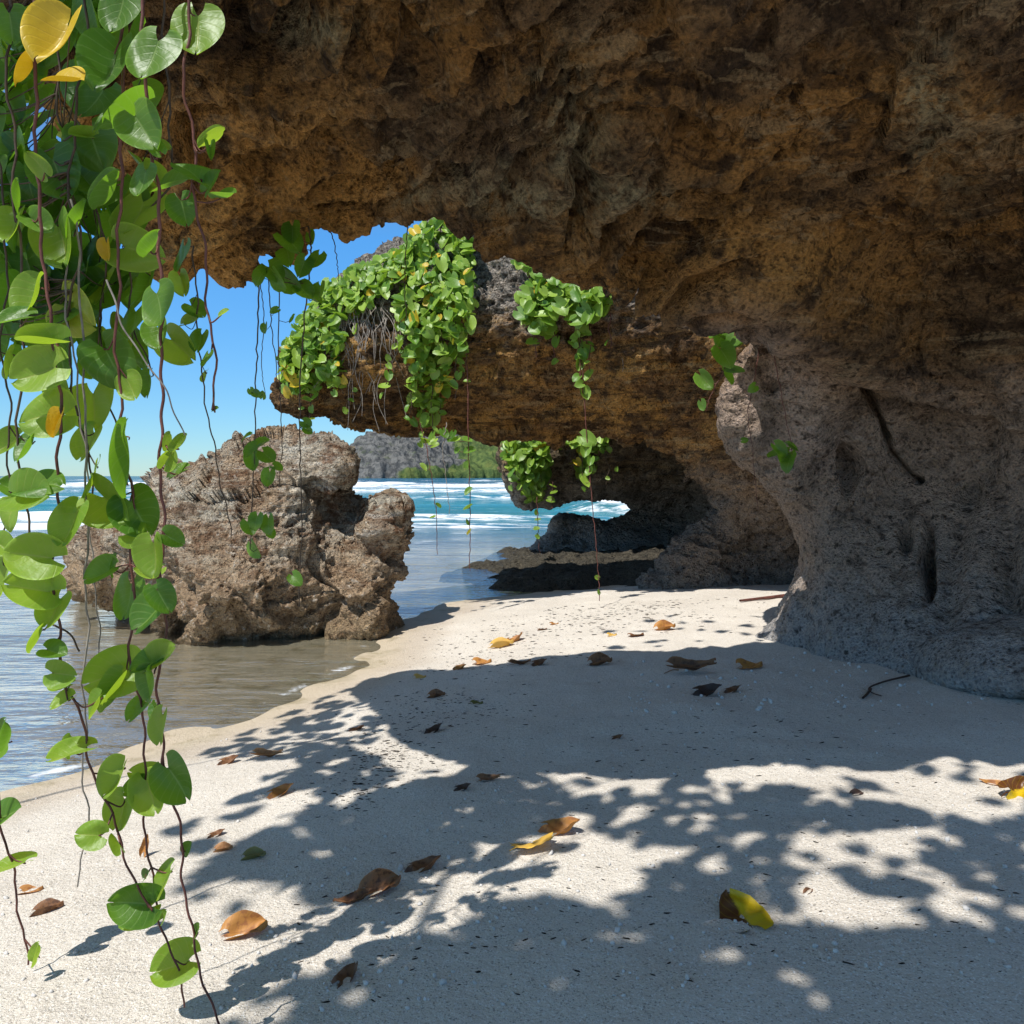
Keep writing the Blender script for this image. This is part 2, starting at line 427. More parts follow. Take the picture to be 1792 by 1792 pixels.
M['dry_yellow'] = leaf_mat('fallen_yellow_leaf', (.66, .40, .09), (.60, .36, .06), (.50, .30, .08), (.55, .33, .05), rough=.5, tw=.2)
M['fallen_two'] = leaf_mat('fallen_two_tone_leaf', (.62, .42, .01), (.62, .42, .01), (.45, .28, .02), (.5, .34, .01), rough=.4, tw=.15, half=(.10, .03, .012))
M['fallen_green'] = leaf_mat('fallen_olive_leaf', (.13, .13, .03), (.20, .17, .05), (.25, .2, .06), (.2, .2, .03), rough=.5, tw=.1)
def plain(name, c, rough=.7, var=.5, sc=25):
    m, t = mat(name); n = N(t); p = n.pos(); k = n.noise(p, sc, 4)
    n.out(n.bsdf(n.mix(n.ramp(k, .3, .7), c, tuple(x*var for x in c)), rough, .25, n.bump(k, .3, .01))); return m
M['stem_red'] = plain('vine_stem_reddish', (.16, .06, .045), .5)
M['stem_brown'] = plain('vine_stem_brown', (.10, .065, .04), .6)
M['stem_grey'] = plain('vine_stem_dry_grey', (.30, .26, .22), .8)
M['bark'] = plain('bark', (.20, .15, .11), .9)
M['debris'] = plain('seaweed_flecks', (.035, .028, .02), .9)
M['pebble'] = plain('coral_bits', (.66, .62, .57), .9, .75, 60)

# ------------------------------------------------------------------ ground: beach sand down into the shallows
WL = np.array([(-6, -9.5), (-2, -6.5), (0, -4.9), (2, -3.35), (3.0, -2.75), (3.71, -2.37), (4.35, -1.85), (5.2, -1.48), (6.1, -1.18), (7.33, -1.2), (8.94, -.8), (9.7, -.05), (10.4, .9), (12, 3.0), (15, 6), (25, 12), (60, 30)])
def shore(x, y): return (x-np.interp(y, WL[:, 0], WL[:, 1]))*.8
def sand_z(x, y):
    s = shore(x, y)
    sp_ = np.maximum(s, 0); se = sp_*sp_/(sp_+.7)
    up = (.33*(1-np.exp(-se/1.1))+.022*np.maximum(s-2.5, 0))*(1-.6*sstep(7, 11.5, y))
    dn = np.where(s < 0, .02*s+np.where(s < -1.2, .06*(s+1.2), 0), 0); dn = np.maximum(dn, -.28-.012*np.maximum(-s-3, 0)); dn = np.maximum(dn, -2.5)
    p = np.stack([np.ravel(x), np.ravel(y), 0*np.ravel(x)], 1)
    z = up+dn
    k = sstep(.1, .9, s)
    nz = (.030*fbm(p/.75, 3)+.010*fbm(p/.2+5, 3)*1.0).reshape(np.shape(x))
    z = z+nz*k+.010*fbm(p/1.1+9, 3).reshape(np.shape(x))*(1-k)
    return z
def gz(x, y): return float(sand_z(np.array([float(x)]), np.array([float(y)]))[0])
def ground(px, py):
    """point of the sand seen at a photo pixel"""
    z = .25
    for _ in range(8):
        d = (H-z)*F/(py-HY); x = (px-CX)/F*d; z = .5*z+.5*gz(x, d)
    return np.array([x, d, gz(x, d)])
def nonuni(lo, a, b, hi, st, growth=1.12):
    c = list(np.arange(a, b, st)); s = st; x = a; L = []
    while x > lo: s *= growth; x -= s; L.append(x)
    s = st; x = c[-1]; R = []
    while x < hi: s *= growth; x += s; R.append(x)
    return np.array(L[::-1]+c+R)
ys = [1.3]
while ys[-1] < 16: ys.append(ys[-1]*1.0065)
yl = np.concatenate([np.array([-60, -30, -15, -8, -5, -3.5, -2.5, -1.8, -1.2, -.7, -.3, .1, .4, .7, .9, 1.05, 1.18]), ys, np.array([17, 19, 22, 27, 35, 50, 80, 140, 300])])
xl = nonuni(-150, -2.8, 3.0, 120, .0125)
X, Y = np.meshgrid(xl, yl)
Z = sand_z(X, Y)
def grid_faces(nr, nc):
    i = np.arange(nr*nc).reshape(nr, nc)
    return np.stack([i[:-1, :-1], i[:-1, 1:], i[1:, 1:], i[1:, :-1]], -1).reshape(-1, 4)
me = new_mesh('beach', np.stack([X, Y, Z], -1).reshape(-1, 3), grid_faces(*X.shape), M['sand'])
s_ = shore(X, Y).ravel()
me.attributes.new('wet', 'FLOAT', 'POINT').data.foreach_set('value', sstep(.075, .02, Z.ravel()+.02*fbm(np.stack([X.ravel(), Y.ravel(), 0*X.ravel()], 1)/.35, 3)).astype(np.float32))
me.attributes.new('under', 'FLOAT', 'POINT').data.foreach_set('value', sstep(.03, -.01, Z.ravel()).astype(np.float32))
tag(obj('beach', me), kind='structure')

# ------------------------------------------------------------------ sea
th = np.radians(np.linspace(-115, 60, 520)); r = [1.2]
while r[-1] < 12000: r.append(r[-1]*(1.0095 if r[-1] < 120 else 1.03))
R_, T_ = np.meshgrid(np.array(r), th, indexing='ij')
X = R_*np.sin(T_); Y = R_*np.cos(T_)
pxs = CX+F*X/np.maximum(Y, .1)
foam = np.zeros_like(X); Zs = np.zeros_like(X)
pp = np.stack([X.ravel()/6, Y.ravel()/6, 0*X.ravel()], 1); wob = fbm(pp, 3).reshape(X.shape)
pp2 = np.stack([X.ravel()/14+40, Y.ravel()/40, 0*X.ravel()], 1); seg = fbm(pp2, 2).reshape(X.shape)
def crest(y0, amp, wid, slope=0., fo=.8, tail=1.5, segamt=.5, x0=-1e9, x1=1e9):
    global foam, Zs
    m = sstep(x0, x0+2.5, X)*sstep(x1, x1-2.5, X) if x0 > -1e8 else 1.
    yc = y0+slope*X+wob*wid*1.6
    d = Y-yc
    a = np.clip(1-segamt+seg*2.2*segamt, .1, 1.4)*m
    Zs = Zs+amp*a*np.where(d > 0, np.exp(-(d/wid)**2), np.exp(-(d/(wid*.45))**2))
    foam = np.maximum(foam, fo*a*np.where(d > 0, np.exp(-(d/(wid*tail*.3))**2), np.exp(-(d/(wid*tail))**2)))
crest(23.5, .10, .9, .05, .72, 2.0, .5)
crest(27.5, .26, 1.2, .05, .82, 1.6, .5)
crest(32., .70, 1.6, .02, .85, 1.2, .2, 1.2, 10)
crest(40., .20, 1.5, .02, .35, 1.2, .6)
crest(52., .30, 1.8, .04, .60, 2.6, .4)
crest(75., .34, 2.5, -.03, .70, 3.0, .4)
crest(110., .4, 3.5, .02, .72, 5.0, .35)
crest(150., .4, 4., -.02, .75, 7.0, .35)
crest(240., .4, 6., .0, .6, 5.0, .7)
ss = -shore(X, Y)
foam = np.maximum(foam, .16*sstep(20, 26, Y)*np.clip(.7+1.5*seg, 0, 1.3))
foam = np.maximum(foam, .17*np.exp(-((Y-18)/6)**2)*np.clip(.6+seg, 0, 1.4))
foam = np.maximum(foam, (.34*np.exp(-((ss-.05)/.05)**2)+.16*sstep(-2.2, -3.2, X)*np.exp(-((ss-.55-.25*wob)/.06)**2))*np.clip(.75+fbm(np.stack([X.ravel(), Y.ravel(), 0*X.ravel()], 1)/.7, 2).reshape(X.shape)*1.6, 0, 1.3)*(Y < 12))
far = sstep(38, 160, R_); deep = sstep(13, 30, Y)*.95+.05*sstep(2, 12, ss)
deep = np.maximum(deep, sstep(8, 30, ss)*.9)
Zs += .012*wob*sstep(.2, 3, ss)
me = new_mesh('sea', np.stack([X, Y, Zs], -1).reshape(-1, 3), grid_faces(*X.shape)[:, ::-1], M['water'])
for nm, a in (('foam', foam), ('deep', deep), ('far', far)):
    me.attributes.new(nm, 'FLOAT', 'POINT').data.foreach_set('value', np.ascontiguousarray(a.ravel(), np.float32))
tag(obj('sea', me), kind='structure')

# ------------------------------------------------------------------ the near rock: arching overhang and its wall
def rock_disp(amp=1., strata=1., pits=1., fine=1., sc=1., seed=0.):
    def fn(p, u, v):
        q = (p+seed)*np.array([1, 1, strata])/sc
        d = .10*fbm(q/.95, 3)+.075*fbm(q/.42+7, 4, True)
        d = d-.060*pits*sstep(.45, .08, worley(q/.30+fbm(q/.3, 2)[:, None]*.5))*sstep(-.25, .35, perlin(q/.7+3))
        d = d-.034*pits*sstep(.42, .05, worley(q/.125+11))
        d = d+.024*fine*fbm(q/.10+21, 3, True)-.022*pits*sstep(.45, .1, worley(q/.06+4))*sstep(-.2, .3, perlin(q/.5+31))
        return d*amp*sc
    return fn
C1 = [(350, 484, 3.70), (300, 440, 3.65), (420, 466, 3.72), (490, 420, 3.75), (520, 388, 3.78), (600, 383, 3.8), (700, 390, 3.82), (830, 402, 3.9), (960, 482, 3.95), (1085, 505, 4.05), (1200, 565, 4.15), (1290, 582, 4.2), (1360, 570, 4.25),
      (60, 0, 2.35), (110, 150, 2.9), (200, 330, 3.4), (350, 330, 3.3), (350, 150, 2.75), (350, 0, 2.35),
      (600, 280, 3.45), (620, 200, 2.95), (600, 100, 2.55), (600, 0, 2.22),
      (760, 300, 3.35), (900, 300, 3.2), (900, 200, 2.9), (900, 100, 2.52), (900, 0, 2.2), (900, 420, 3.65), (1000, 450, 3.75),
      (1200, 0, 2.25), (1200, 150, 2.75), (1200, 300, 3.3), (1200, 450, 3.85),
      (1550, 0, 2.45), (1550, 150, 2.95), (1550, 300, 3.5), (1550, 450, 4.15), (1400, 520, 4.15), (1450, 590, 4.5), (1550, 600, 4.85), (1650, 700, 5.15),
      (1345, 592, 4.75), (1385, 620, 4.95), (1300, 640, 5.1), (1272, 700, 5.3), (1275, 760, 5.35), (1330, 830, 5.55), (1390, 890, 5.65), (1412, 955, 5.7), (1400, 1010, 5.65), (1360, 1085, 5.7), (1320, 1120, 5.75),
      (1400, 700, 5.2), (1500, 720, 5.35), (1500, 850, 5.55), (1500, 980, 5.35), (1480, 1080, 5.2), (1480, 1160, 5.0), (1600, 860, 5.45), (1600, 1050, 4.95), (1600, 1180, 4.6),
      (1792, 0, 2.4), (1792, 300, 3.35), (1792, 500, 4.15), (1792, 700, 4.8), (1792, 900, 4.9), (1792, 1100, 4.4), (1792, 1250, 4.15),
      (2150, 0, 2.3), (2150, 300, 3.0), (2150, 600, 3.7), (2150, 900, 3.9), (2150, 1250, 3.6),
      (900, -200, 1.98), (900, -450, 1.88), (300, -300, 1.95), (1500, -250, 2.0), (2000, -300, 1.9), (300, -500, 1.9), (1700, -550, 1.72), (1700, -800, 1.62), (2150, -700, 1.62)]
f1 = RBF(C1, .002)
def b1(U, V, wf):
    zt = 3.3+.12*sstep(1500, 2100, U)+.10*np.sin(U/90.)
    cap = (zt-H)*F/np.maximum(HY-V, 1)
    cap = np.where(HY-V < 150, 99, cap)
    b = wf+.35+1.3*sstep(430, 150, V)*(1-sstep(1250, 1500, U))+1.6*sstep(1300, 1600, U)+.45*sstep(560, 700, V)
    b = np.where((U < 1430) & (V < 590), np.minimum(b, 4.0+.16*sstep(900, 1300, U)), b)
    return np.minimum(b, cap)
poly1 = [(350, 483), (395, 478), (445, 455), (490, 425), (510, 398), (525, 386), (600, 384), (690, 391), (760, 391), (825, 402), (860, 416), (905, 436), (960, 462), (1010, 475), (1085, 486), (1130, 522), (1200, 552), (1262, 572), (1330, 582),
         (1322, 602), (1298, 640), (1285, 670), (1272, 700), (1270, 748), (1292, 770), (1320, 815), (1365, 855), (1392, 890), (1408, 930), (1412, 962), (1402, 1010), (1385, 1050), (1360, 1092), (1318, 1118), (1310, 1190),
         (1480, 1260), (1700, 1300), (2150, 1330), (2150, -800), (1600, -790), (1250, -640), (200, -520), (-20, -430), (0, -150), (60, 20), (110, 160), (165, 300), (240, 400), (300, 448)]
base_disp = rock_disp(1., 1., 1., 1.)
def d1(p, u, v):
    d = base_disp(p, u, v)*(1-.35*sstep(620, 760, v)*sstep(1280, 1350, u))
    # diagonal ledges across the roof and a crack down the wall
    d = d-.06*sstep(700, 480, v)+(.06*blocks(p*np.array([1, 1, 1.3])/.75+.35*fbm(p/.5, 2)[:, None])+.035*blocks(p/.26+5+.3*fbm(p/.2, 2)[:, None]))*sstep(760, 520, v)
    fold = (u*1.0+v*.28-.00035*(v-900)**2)*.026+perlin(p*1.1)*1.3
    d = d+.075*(np.abs(np.sin(fold))-.5)*np.clip(.75+perlin(p*1.7+4), .2, 1.3)*sstep(560, 760, v)
    a = (u*.55+v)*.0115+perlin(p*1.4)*1.6+perlin(p*4.1)*.4
    roof = sstep(620, 480, v)
    saw = (a % 1.); d = d+.15*(sstep(.0, .75, saw)-sstep(.85, 1.0, saw)-.4)*roof*sstep(1500, 1150, u)
    lip = 598+(u-1300)*.30+30*perlin(p*1.9)
    d = d+.17*sstep(22, -30, v-lip)*sstep(1280, 1400, u)*sstep(lip-260, lip-60, v)
    cr = np.full(len(p), 1e9)
    cp = [(1508, 668), (1545, 740), (1560, 790), (1595, 830), (1612, 842)]
    for (x0, y0), (x1, y1) in zip(cp, cp[1:]):
        t = np.clip(((u-x0)*(x1-x0)+(v-y0)*(y1-y0))/((x1-x0)**2+(y1-y0)**2), 0, 1)
        cr = np.minimum(cr, np.hypot(u-x0-t*(x1-x0), v-y0-t*(y1-y0)))
    d = d-.20*np.exp(-((cr+5*perlin(p*9))/5.)**2)
    for (x, y, rx, ry, dep) in ((1485, 820, 16, 36, .30), (1530, 690, 14, 10, .08), (1625, 990, 11, 55, .26), (1160, 575, 32, 14, .25), (1585, 945, 10, 30, .12), (790, 290, 30, 18, .16), (470, 60, 55, 32, .22), (700, 45, 40, 22, .15), (1690, 860, 25, 25, .1)):
        k = ((u-x)/rx+.5*perlin(p*6))**2+((v-y)/ry+.35*perlin(p*5+9))**2
        d = d-dep*np.exp(-k**1.5)
    return d*np.where(v > 1100, .8, 1)
v_, q_ = relief(poly1, f1, b1, 3.4, 24, .16, d1, 1)
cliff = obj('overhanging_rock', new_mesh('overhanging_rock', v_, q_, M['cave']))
pu = CX+F*v_[:, 0]/np.maximum(v_[:, 1], .5); pv = HY-F*(v_[:, 2]-H)/np.maximum(v_[:, 1], .5)
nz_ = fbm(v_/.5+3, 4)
warm = sstep(760, 520, pu+260*nz_)*sstep(60, 240, pv+160*nz_)+.8*np.exp(-((pu-1350)/260)**2-((pv-470)/90)**2)  # bounce light on the left roof, painted as warmer rock
crust = 0*warm
for x_, y_, rx, ry in ((1010, 250, 60, 130), (870, 330, 120, 45), (1080, 340, 90, 35), (700, 330, 60, 25), (560, 40, 80, 40), (1650, 200, 60, 120)):
    crust = np.maximum(crust, np.exp(-((pu-x_+110*nz_)/rx)**2-((pv-y_+70*nz_)/ry)**2))
spur = np.exp(-((pu-1340-.4*(pv-660)+70*nz_)/95)**2-((pv-690+60*nz_)/110)**2)
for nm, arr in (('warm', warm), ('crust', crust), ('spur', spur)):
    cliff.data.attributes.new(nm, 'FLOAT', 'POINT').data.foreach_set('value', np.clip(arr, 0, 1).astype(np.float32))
tag(cliff, 'huge dark brown pitted rock arching overhead and down into the grey cave wall', 'rock')

# second outcrop ---------------------------------------------------------
C2 = [(488, 690, 8.7), (540, 600, 8.5), (650, 600, 8.2), (650, 720, 8.6), (740, 420, 8.6), (800, 745, 9.1), (800, 600, 8.15), (900, 500, 8.0), (900, 640, 8.1), (900, 700, 8.6), (1000, 750, 9.3), (1000, 650, 8.3), (1100, 650, 7.9), (1100, 740, 8.9),
      (1200, 640, 7.7), (1200, 780, 8.6), (1180, 800, 9.0), (1290, 800, 8.1), (1250, 850, 8.8), (1263, 890, 9.0), (1320, 860, 8.3), (1320, 950, 9.1), (1350, 1000, 9.0), (1200, 980, 9.1), (1130, 1035, 9.1), (1380, 1040, 8.9),
      (1500, 700, 8.0), (1500, 1000, 8.7), (1500, 300, 6.8), (900, 300, 8.4), (1200, 350, 7.0), (1150, 520, 7.35), (1300, 560, 6.8), (1400, 700, 7.1), (1250, 1080, 8.8), (1500, 1100, 8.6)]
f2 = RBF(C2, .002)
poly2 = [(487, 688), (498, 710), (535, 717), (590, 727), (640, 730), (700, 733), (800, 737), (900, 740), (1000, 740), (1075, 743), (1130, 754), (1180, 776), (1225, 810), (1250, 848), (1264, 885), (1252, 920), (1205, 960), (1160, 1000), (1125, 1035), (1130, 1100),
         (1600, 1100), (1600, 250), (1200, 230), (1000, 260), (880, 330), (790, 370), (735, 405), (690, 452), (640, 478), (580, 520), (535, 585), (505, 640)]
def b2(U, V, wf):
    return np.minimum(wf+.6+1.6*sstep(480, 800, U), 9.95)
dd2 = rock_disp(1.25, 2.2, 1.1, 1.2, 1.15, 3.)
def d2(p, u, v):
    return dd2(p, u, v)+.10*blocks(p*np.array([1, 1, 1.9])/.8+.3*fbm(p/.6, 2)[:, None])+.10*fbm(p*np.array([.5, .5, 5.5])+2, 3, True)*sstep(600, 660, v)*sstep(1350, 1150, u)
v_, q_ = relief(poly2, f2, b2, 3.2, 26, .28, d2, 1)
tag(obj('rock_ledge', new_mesh('rock_ledge', v_, q_, M['ledge'])), 'orange brown rock ledge jutting over the boulder, its top covered in vines', 'rock')

# third outcrop ----------------------------------------------------------
C3 = [(885, 760, 13.4), (900, 850, 13.2), (950, 875, 13.6), (1050, 800, 13.0), (1050, 860, 13.8), (1120, 880, 15.2), (1150, 800, 12.9), (1220, 830, 12.9), (1210, 900, 14.9), (1000, 900, 15.0), (970, 930, 14.9), (950, 962, 14.4), (1050, 950, 14.1), (1150, 950, 14.3), (1100, 1000, 13.2), (1350, 900, 12.8), (1350, 700, 12.8), (1000, 700, 13.)]
f3 = RBF(C3, .01)
poly3 = [(878, 740), (884, 790), (898, 845), (915, 880), (945, 882), (970, 880), (985, 866), (1020, 857), (1060, 855), (1100, 862), (1124, 884), (1112, 904), (1088, 914), (1055, 924), (1030, 913), (1000, 906), (975, 911), (968, 935), (945, 960), (935, 990), (1100, 1030), (1350, 1000), (1350, 620), (900, 620)]
dd3 = rock_disp(1.2, 1.5, 1.2, 1.2, 1.5, 8.)
v_, q_ = relief(poly3, f3, lambda U, V, w: w+1.3+.8*sstep(900, 1100, U), 2.6, 26, .25, dd3, 1)
tag(obj('rock_ledge', new_mesh('far_rock_ledge', v_, q_, M['far_ledge'])), 'dark shaded rock ledge farthest back, with an oval hole showing surf', 'rock')

# boulder ----------------------------------------------------------------
CB = [(400, 1122, 7.0), (340, 1125, 7.05), (600, 1110, 7.15), (350, 1050, 6.75), (450, 1060, 6.72), (450, 950, 7.0), (500, 850, 7.25), (400, 860, 7.3), (480, 785, 7.75), (400, 800, 7.7), (590, 900, 7.6), (600, 960, 7.45), (640, 930, 7.35), (690, 890, 7.4), (685, 1000, 7.3), (620, 1040, 6.95), (540, 960, 7.15), (560, 1060, 7.15), (540, 1100, 7.2), (280, 950, 7.3), (180, 980, 7.9), (300, 870, 7.5), (580, 820, 7.35), (540, 800, 7.45), (250, 1040, 7.6), (150, 1020, 8.0)]
fB = RBF(CB, .001)
polyB = [(138, 1005), (150, 955), (170, 926), (215, 915), (255, 898), (262, 860), (285, 826), (330, 815), (368, 806), (370, 788), (415, 768), (500, 760), (555, 770), (590, 784), (607, 812), (604, 838), (588, 850), (596, 878), (626, 898), (650, 888), (684, 880), (697, 890), (694, 930), (706, 968), (696, 1012), (674, 1055), (664, 1100), (655, 1130), (560, 1140), (500, 1130), (420, 1145), (335, 1150), (328, 1100), (300, 1088), (250, 1052), (185, 1046), (148, 1034)]
ddB = rock_disp(.8, 1., 1.1, 1.6, .85, 13.)
def dB(p, u, v):
    c = (p@np.array([.5, .3, .8]))*2.2+perlin(p*1.7)*.8
    q = p*np.array([1, 1, 1.2]); w1 = worley(q/.55+.5*fbm(q/.8, 2)[:, None])
    return ddB(p, u, v)-.055+.11*(w1-.5)+.16*blocks(q/.75+.35*fbm(q/.5, 2)[:, None])+.03*blocks(q/.21+3)+.035*fbm(q/.16, 3, True)-.045*sstep(.4, .1, worley(q/.07))*sstep(-.1, .4, perlin(q/.5))+.10*(sstep(0, .8, c % 1)-sstep(.86, 1, c % 1)-.4)-.14*np.exp(-((u-560-(v-980)*.1-14*np.sin(v/23.))/9.)**2)*sstep(930, 990, v)
v_, q_ = relief(polyB, fB, lambda U, V, w: w+1.1+.25*np.sin(U/80), 2.2, 32, .22, dB, 1)
tag(obj('boulder', new_mesh('boulder', v_, q_, M['boulder'])), 'big craggy pale boulder standing in the shallows at the edge of the sand', 'boulder')

# low rock at the wall's foot ---------------------------------------------
CL = [(1600, 1180, 4.5), (1640, 1110, 4.45), (1700, 1150, 4.2), (1792, 1120, 4.15), (1800, 1060, 4.4), (1950, 1100, 3.9)]
polyL = [(1592, 1182), (1603, 1150), (1622, 1128), (1660, 1105), (1700, 1090), (1750, 1078), (1850, 1060), (1960, 1070), (1960, 1220), (1780, 1215), (1640, 1210)]
v_, q_ = relief(polyL, RBF(CL, .01), lambda U, V, w: w+.7, 3.5, 20, .12, rock_disp(.45, 1, 1, 1, .6, 31.), 1)
tag(obj('low_rock', new_mesh('low_rock', v_, q_, M['cave'])), 'low dark grey rock half buried in sand at the foot of the cave wall', 'rock')

# flat reef rock beyond the sand -------------------------------------------
gx = np.arange(-1.6, 4.5, .025); gy = np.arange(9.0, 15.5, .03)
X, Y = np.meshgrid(gx, gy); p = np.stack([X.ravel(), Y.ravel(), 0*X.ravel()], 1)
hgt = (fbm(p/.9, 4, True)*.16+fbm(p/.22+4, 3, True)*.05).reshape(X.shape)
mask = sstep(-1.25, .5, X+.9*fbm(p/1.1+8, 3).reshape(X.shape))*sstep(9.2, 10.4, Y+.5*fbm(p/.8+2, 2).reshape(X.shape))
Zr = -.75+.53*sstep(0, .25, mask)+mask*(.20+hgt*1.1+.12*sstep(1, 3.5, X))
tag(obj('reef_shelf', new_mesh('reef_shelf', np.stack([X, Y, Zr], -1).reshape(-1, 3), grid_faces(*X.shape), M['reef'])), 'flat black reef rock lying in shallow water beyond the sand', 'rock')

# headland ------------------------------------------------------------------
def headland_mat():
    m, t = mat('headland'); n = N(t); p = n.pos(); g = n.attr('green')
    a = n.noise(p, .10, 6, .65); b = n.noise(n.scale(p, (1, 1, .45)), .22, 6, .7)
    rock = n.mix(n.ramp(b, .42, .6), (.16, .158, .15), (.055, .058, .06))
    rock = n.mix(n.ramp(a, .55, .68, 0, .5), rock, (.08, .11, .035))
    gr = n.mix(n.ramp(b, .38, .62), (.05, .085, .03), (.12, .165, .05))
    gr = n.mix(n.ramp(a, .52, .64, 0, .6), gr, (.15, .17, .05))
    k = n.ramp(n.math('ADD', g, n.math('MULTIPLY', n.math('SUBTRACT', a, .5), .6)), .4, .6)
    n.out(n.bsdf(n.mix(k, rock, gr), .95, .1, n.bump(n.math('ADD', a, b), 1., 3.))); return m
M['headland'] = headland_mat()
CH = [(610, 838, 520), (640, 790, 560), (660, 830, 520), (740, 770, 620), (760, 830, 560), (830, 760, 700), (850, 835, 590), (1000, 740, 760), (1000, 838, 600), (1300, 700, 800), (1300, 840, 600)]
fH = RBF(CH, .01)
polyH = [(611, 842), (614, 818), (622, 803), (634, 800), (639, 781), (652, 776), (668, 768), (720, 763), (760, 757), (800, 755), (870, 752), (950, 735), (1080, 712), (1300, 690), (1300, 846), (611, 846)]
dH = lambda p, u, v: 9*fbm(p/45, 3, True)+5*fbm(p*np.array([1, 1, .4])/16, 4, True)+2*fbm(p/5, 2)
v_, q_ = relief(polyH, fH, lambda U, V, w: w+140, 2.0, 14, 14, dH, 1)
me = new_mesh('headland', v_, q_, M['headland'])
pu = CX+F*v_[:, 0]/v_[:, 1]; pv = HY-F*(v_[:, 2]-H)/v_[:, 1]
hn = fbm(v_/38, 4)
gr = np.clip(sstep(735, 800, pu-.5*(838-pv)+95*hn)+.8*sstep(806, 836, pv+22*hn)*sstep(650, 710, pu+40*hn), 0, 1)
me.attributes.new('green', 'FLOAT', 'POINT').data.foreach_set('value', gr.astype(np.float32))
tag(obj('headland', me), 'distant grey cliff headland with green slopes across the bay', 'headland', kind='structure')

# ------------------------------------------------------------------ leaves
def leaf_geo(nu, nv, fold=.35, curl=.15, wave=.05, notch=.06, width=1.0, twist=0., seed=0):
    """rounded beach-vine leaf, base at the origin, tip towards +y, length 1"""
    rg = np.random.default_rng(seed)
    t = np.linspace(0, 1, nv); s = np.linspace(-1, 1, nu)
    S, T = np.meshgrid(s, t)
    w = .535*width*np.power(np.clip(1-np.abs(2*T**.84-1)**2.0, 0, 1), .62)
    w = np.maximum(w, np.where(T < .5, .15, .05))
    x = S*w
    y = T-.26*np.abs(S)**1.4*(1-T)**1.5*2*(.5+w)-notch*(1-np.abs(S))*T**6*0+(-notch*1.2*np.exp(-(S/.3)**2)*T**8)
    y = y+.05*np.abs(S)*T**5
    f = fold*(1+.25*np.sin(3*T+seed))
    z = np.abs(x)*np.sin(f)*1.0; x = x*np.cos(f*.8)
    z = z+curl*((T-.45)**2*1.6-.1)+wave*np.sin(S*3.1+T*5+seed)*np.abs(S)+twist*x*(T-.3)
    v = np.stack([x, y, z], -1).reshape(-1, 3)
    fc = grid_faces(nv, nu)
    uv = np.stack([S*.5+.5, T], -1).reshape(-1, 2)
    return v, fc, uv
def set_uv(me, uv, lr=None):
    li = np.empty(len(me.loops), np.int32); me.loops.foreach_get('vertex_index', li)
    l = me.uv_layers.new(name='UVMap'); l.data.foreach_set('uv', np.ascontiguousarray(uv[li], np.float32).ravel())
    if lr is not None: me.attributes.new('leafrand', 'FLOAT', 'POINT').data.foreach_set('value', lr.astype(np.float32))
FOLDS = [(.15, .2, .07, 0), (.38, .15, .08, .2), (.65, .25, .07, -.2), (.95, .3, .08, .3), (.25, -.3, .11, -.3), (.08, .4, .09, .25), (1.1, .3, .05, 0), (.35, .45, .1, .3)]
_leafcache = {}
def leaf_mesh(var, mkey):
    k = (var, mkey)
    if k not in _leafcache:
        fo, cu, wa, tw = FOLDS[var]
        v, f, uv = leaf_geo(15, 17, fo, cu, wa, .10, 1.12, tw, var)
        me = new_mesh('vine_leaf', v, f, M[mkey]); set_uv(me, uv); _leafcache[k] = me
    return _leafcache[k]
def frame(tip, nrm):
    y = np.asarray(tip, float); y = y/np.linalg.norm(y)
    z = np.asarray(nrm, float); z = z-y*(z@y); z = z/(np.linalg.norm(z)+1e-9)
    x = np.cross(y, z); return np.stack([x, y, z], 1)

def catmull(pts, n=8):
    p = np.asarray(pts, float)
    if len(p) < 3:
        t = np.linspace(0, 1, n*(len(p)-1)+1)[:, None]; return p[0]*(1-t)+p[-1]*t
    q = np.vstack([2*p[0]-p[1], p, 2*p[-1]-p[-2]]); out = []
    for i in range(1, len(q)-2):
        for t in np.linspace(0, 1, n, endpoint=False):
            a, b, c, d = q[i-1:i+3]
            out.append(.5*((2*b)+(c-a)*t+(2*a-5*b+4*c-d)*t*t+(3*b-a-3*c+d)*t**3))
    out.append(p[-1]); return np.array(out)
class MB:
    """collects tubes and leaves into one mesh"""
    def __init__(s): s.v = []; s.f = []; s.n = 0; s.uv = []; s.lr = []
    def add(s, v, f, uv=None, lr=0.):
        s.v.append(v); s.f.append(f+s.n); s.n += len(v)
        s.uv.append(uv if uv is not None else np.zeros((len(v), 2))); s.lr.append(np.full(len(v), lr))
    def tube(s, pts, r0, r1=None, k=6, jitter=0.):
        pts = np.asarray(pts, float); n = len(pts); r1 = r0 if r1 is None else r1
        if jitter: pts = pts+rng.normal(0, jitter, pts.shape)
        d = np.gradient(pts, axis=0); d /= np.linalg.norm(d, axis=1)[:, None]+1e-12
        a = np.array([.3, 1., .2]); x = np.cross(d, a); x /= np.linalg.norm(x, axis=1)[:, None]+1e-12; y = np.cross(d, x)
        r = np.linspace(r0, r1, n)[:, None, None]
        ph = np.linspace(0, 2*np.pi, k, endpoint=False)
        ring = pts[:, None]+r*(np.cos(ph)[None, :, None]*x[:, None]+np.sin(ph)[None, :, None]*y[:, None])
        i = np.arange(n*k).reshape(n, k); j = np.roll(i, -1, 1)
        s.add(ring.reshape(-1, 3), np.stack([i[:-1], j[:-1], j[1:], i[1:]], -1).reshape(-1, 4))
    def mesh(s, name, m, uv=False):
        me = new_mesh(name, np.concatenate(s.v), np.concatenate(s.f), m)
        if uv: set_uv(me, np.concatenate(s.uv), np.concatenate(s.lr))
        return me

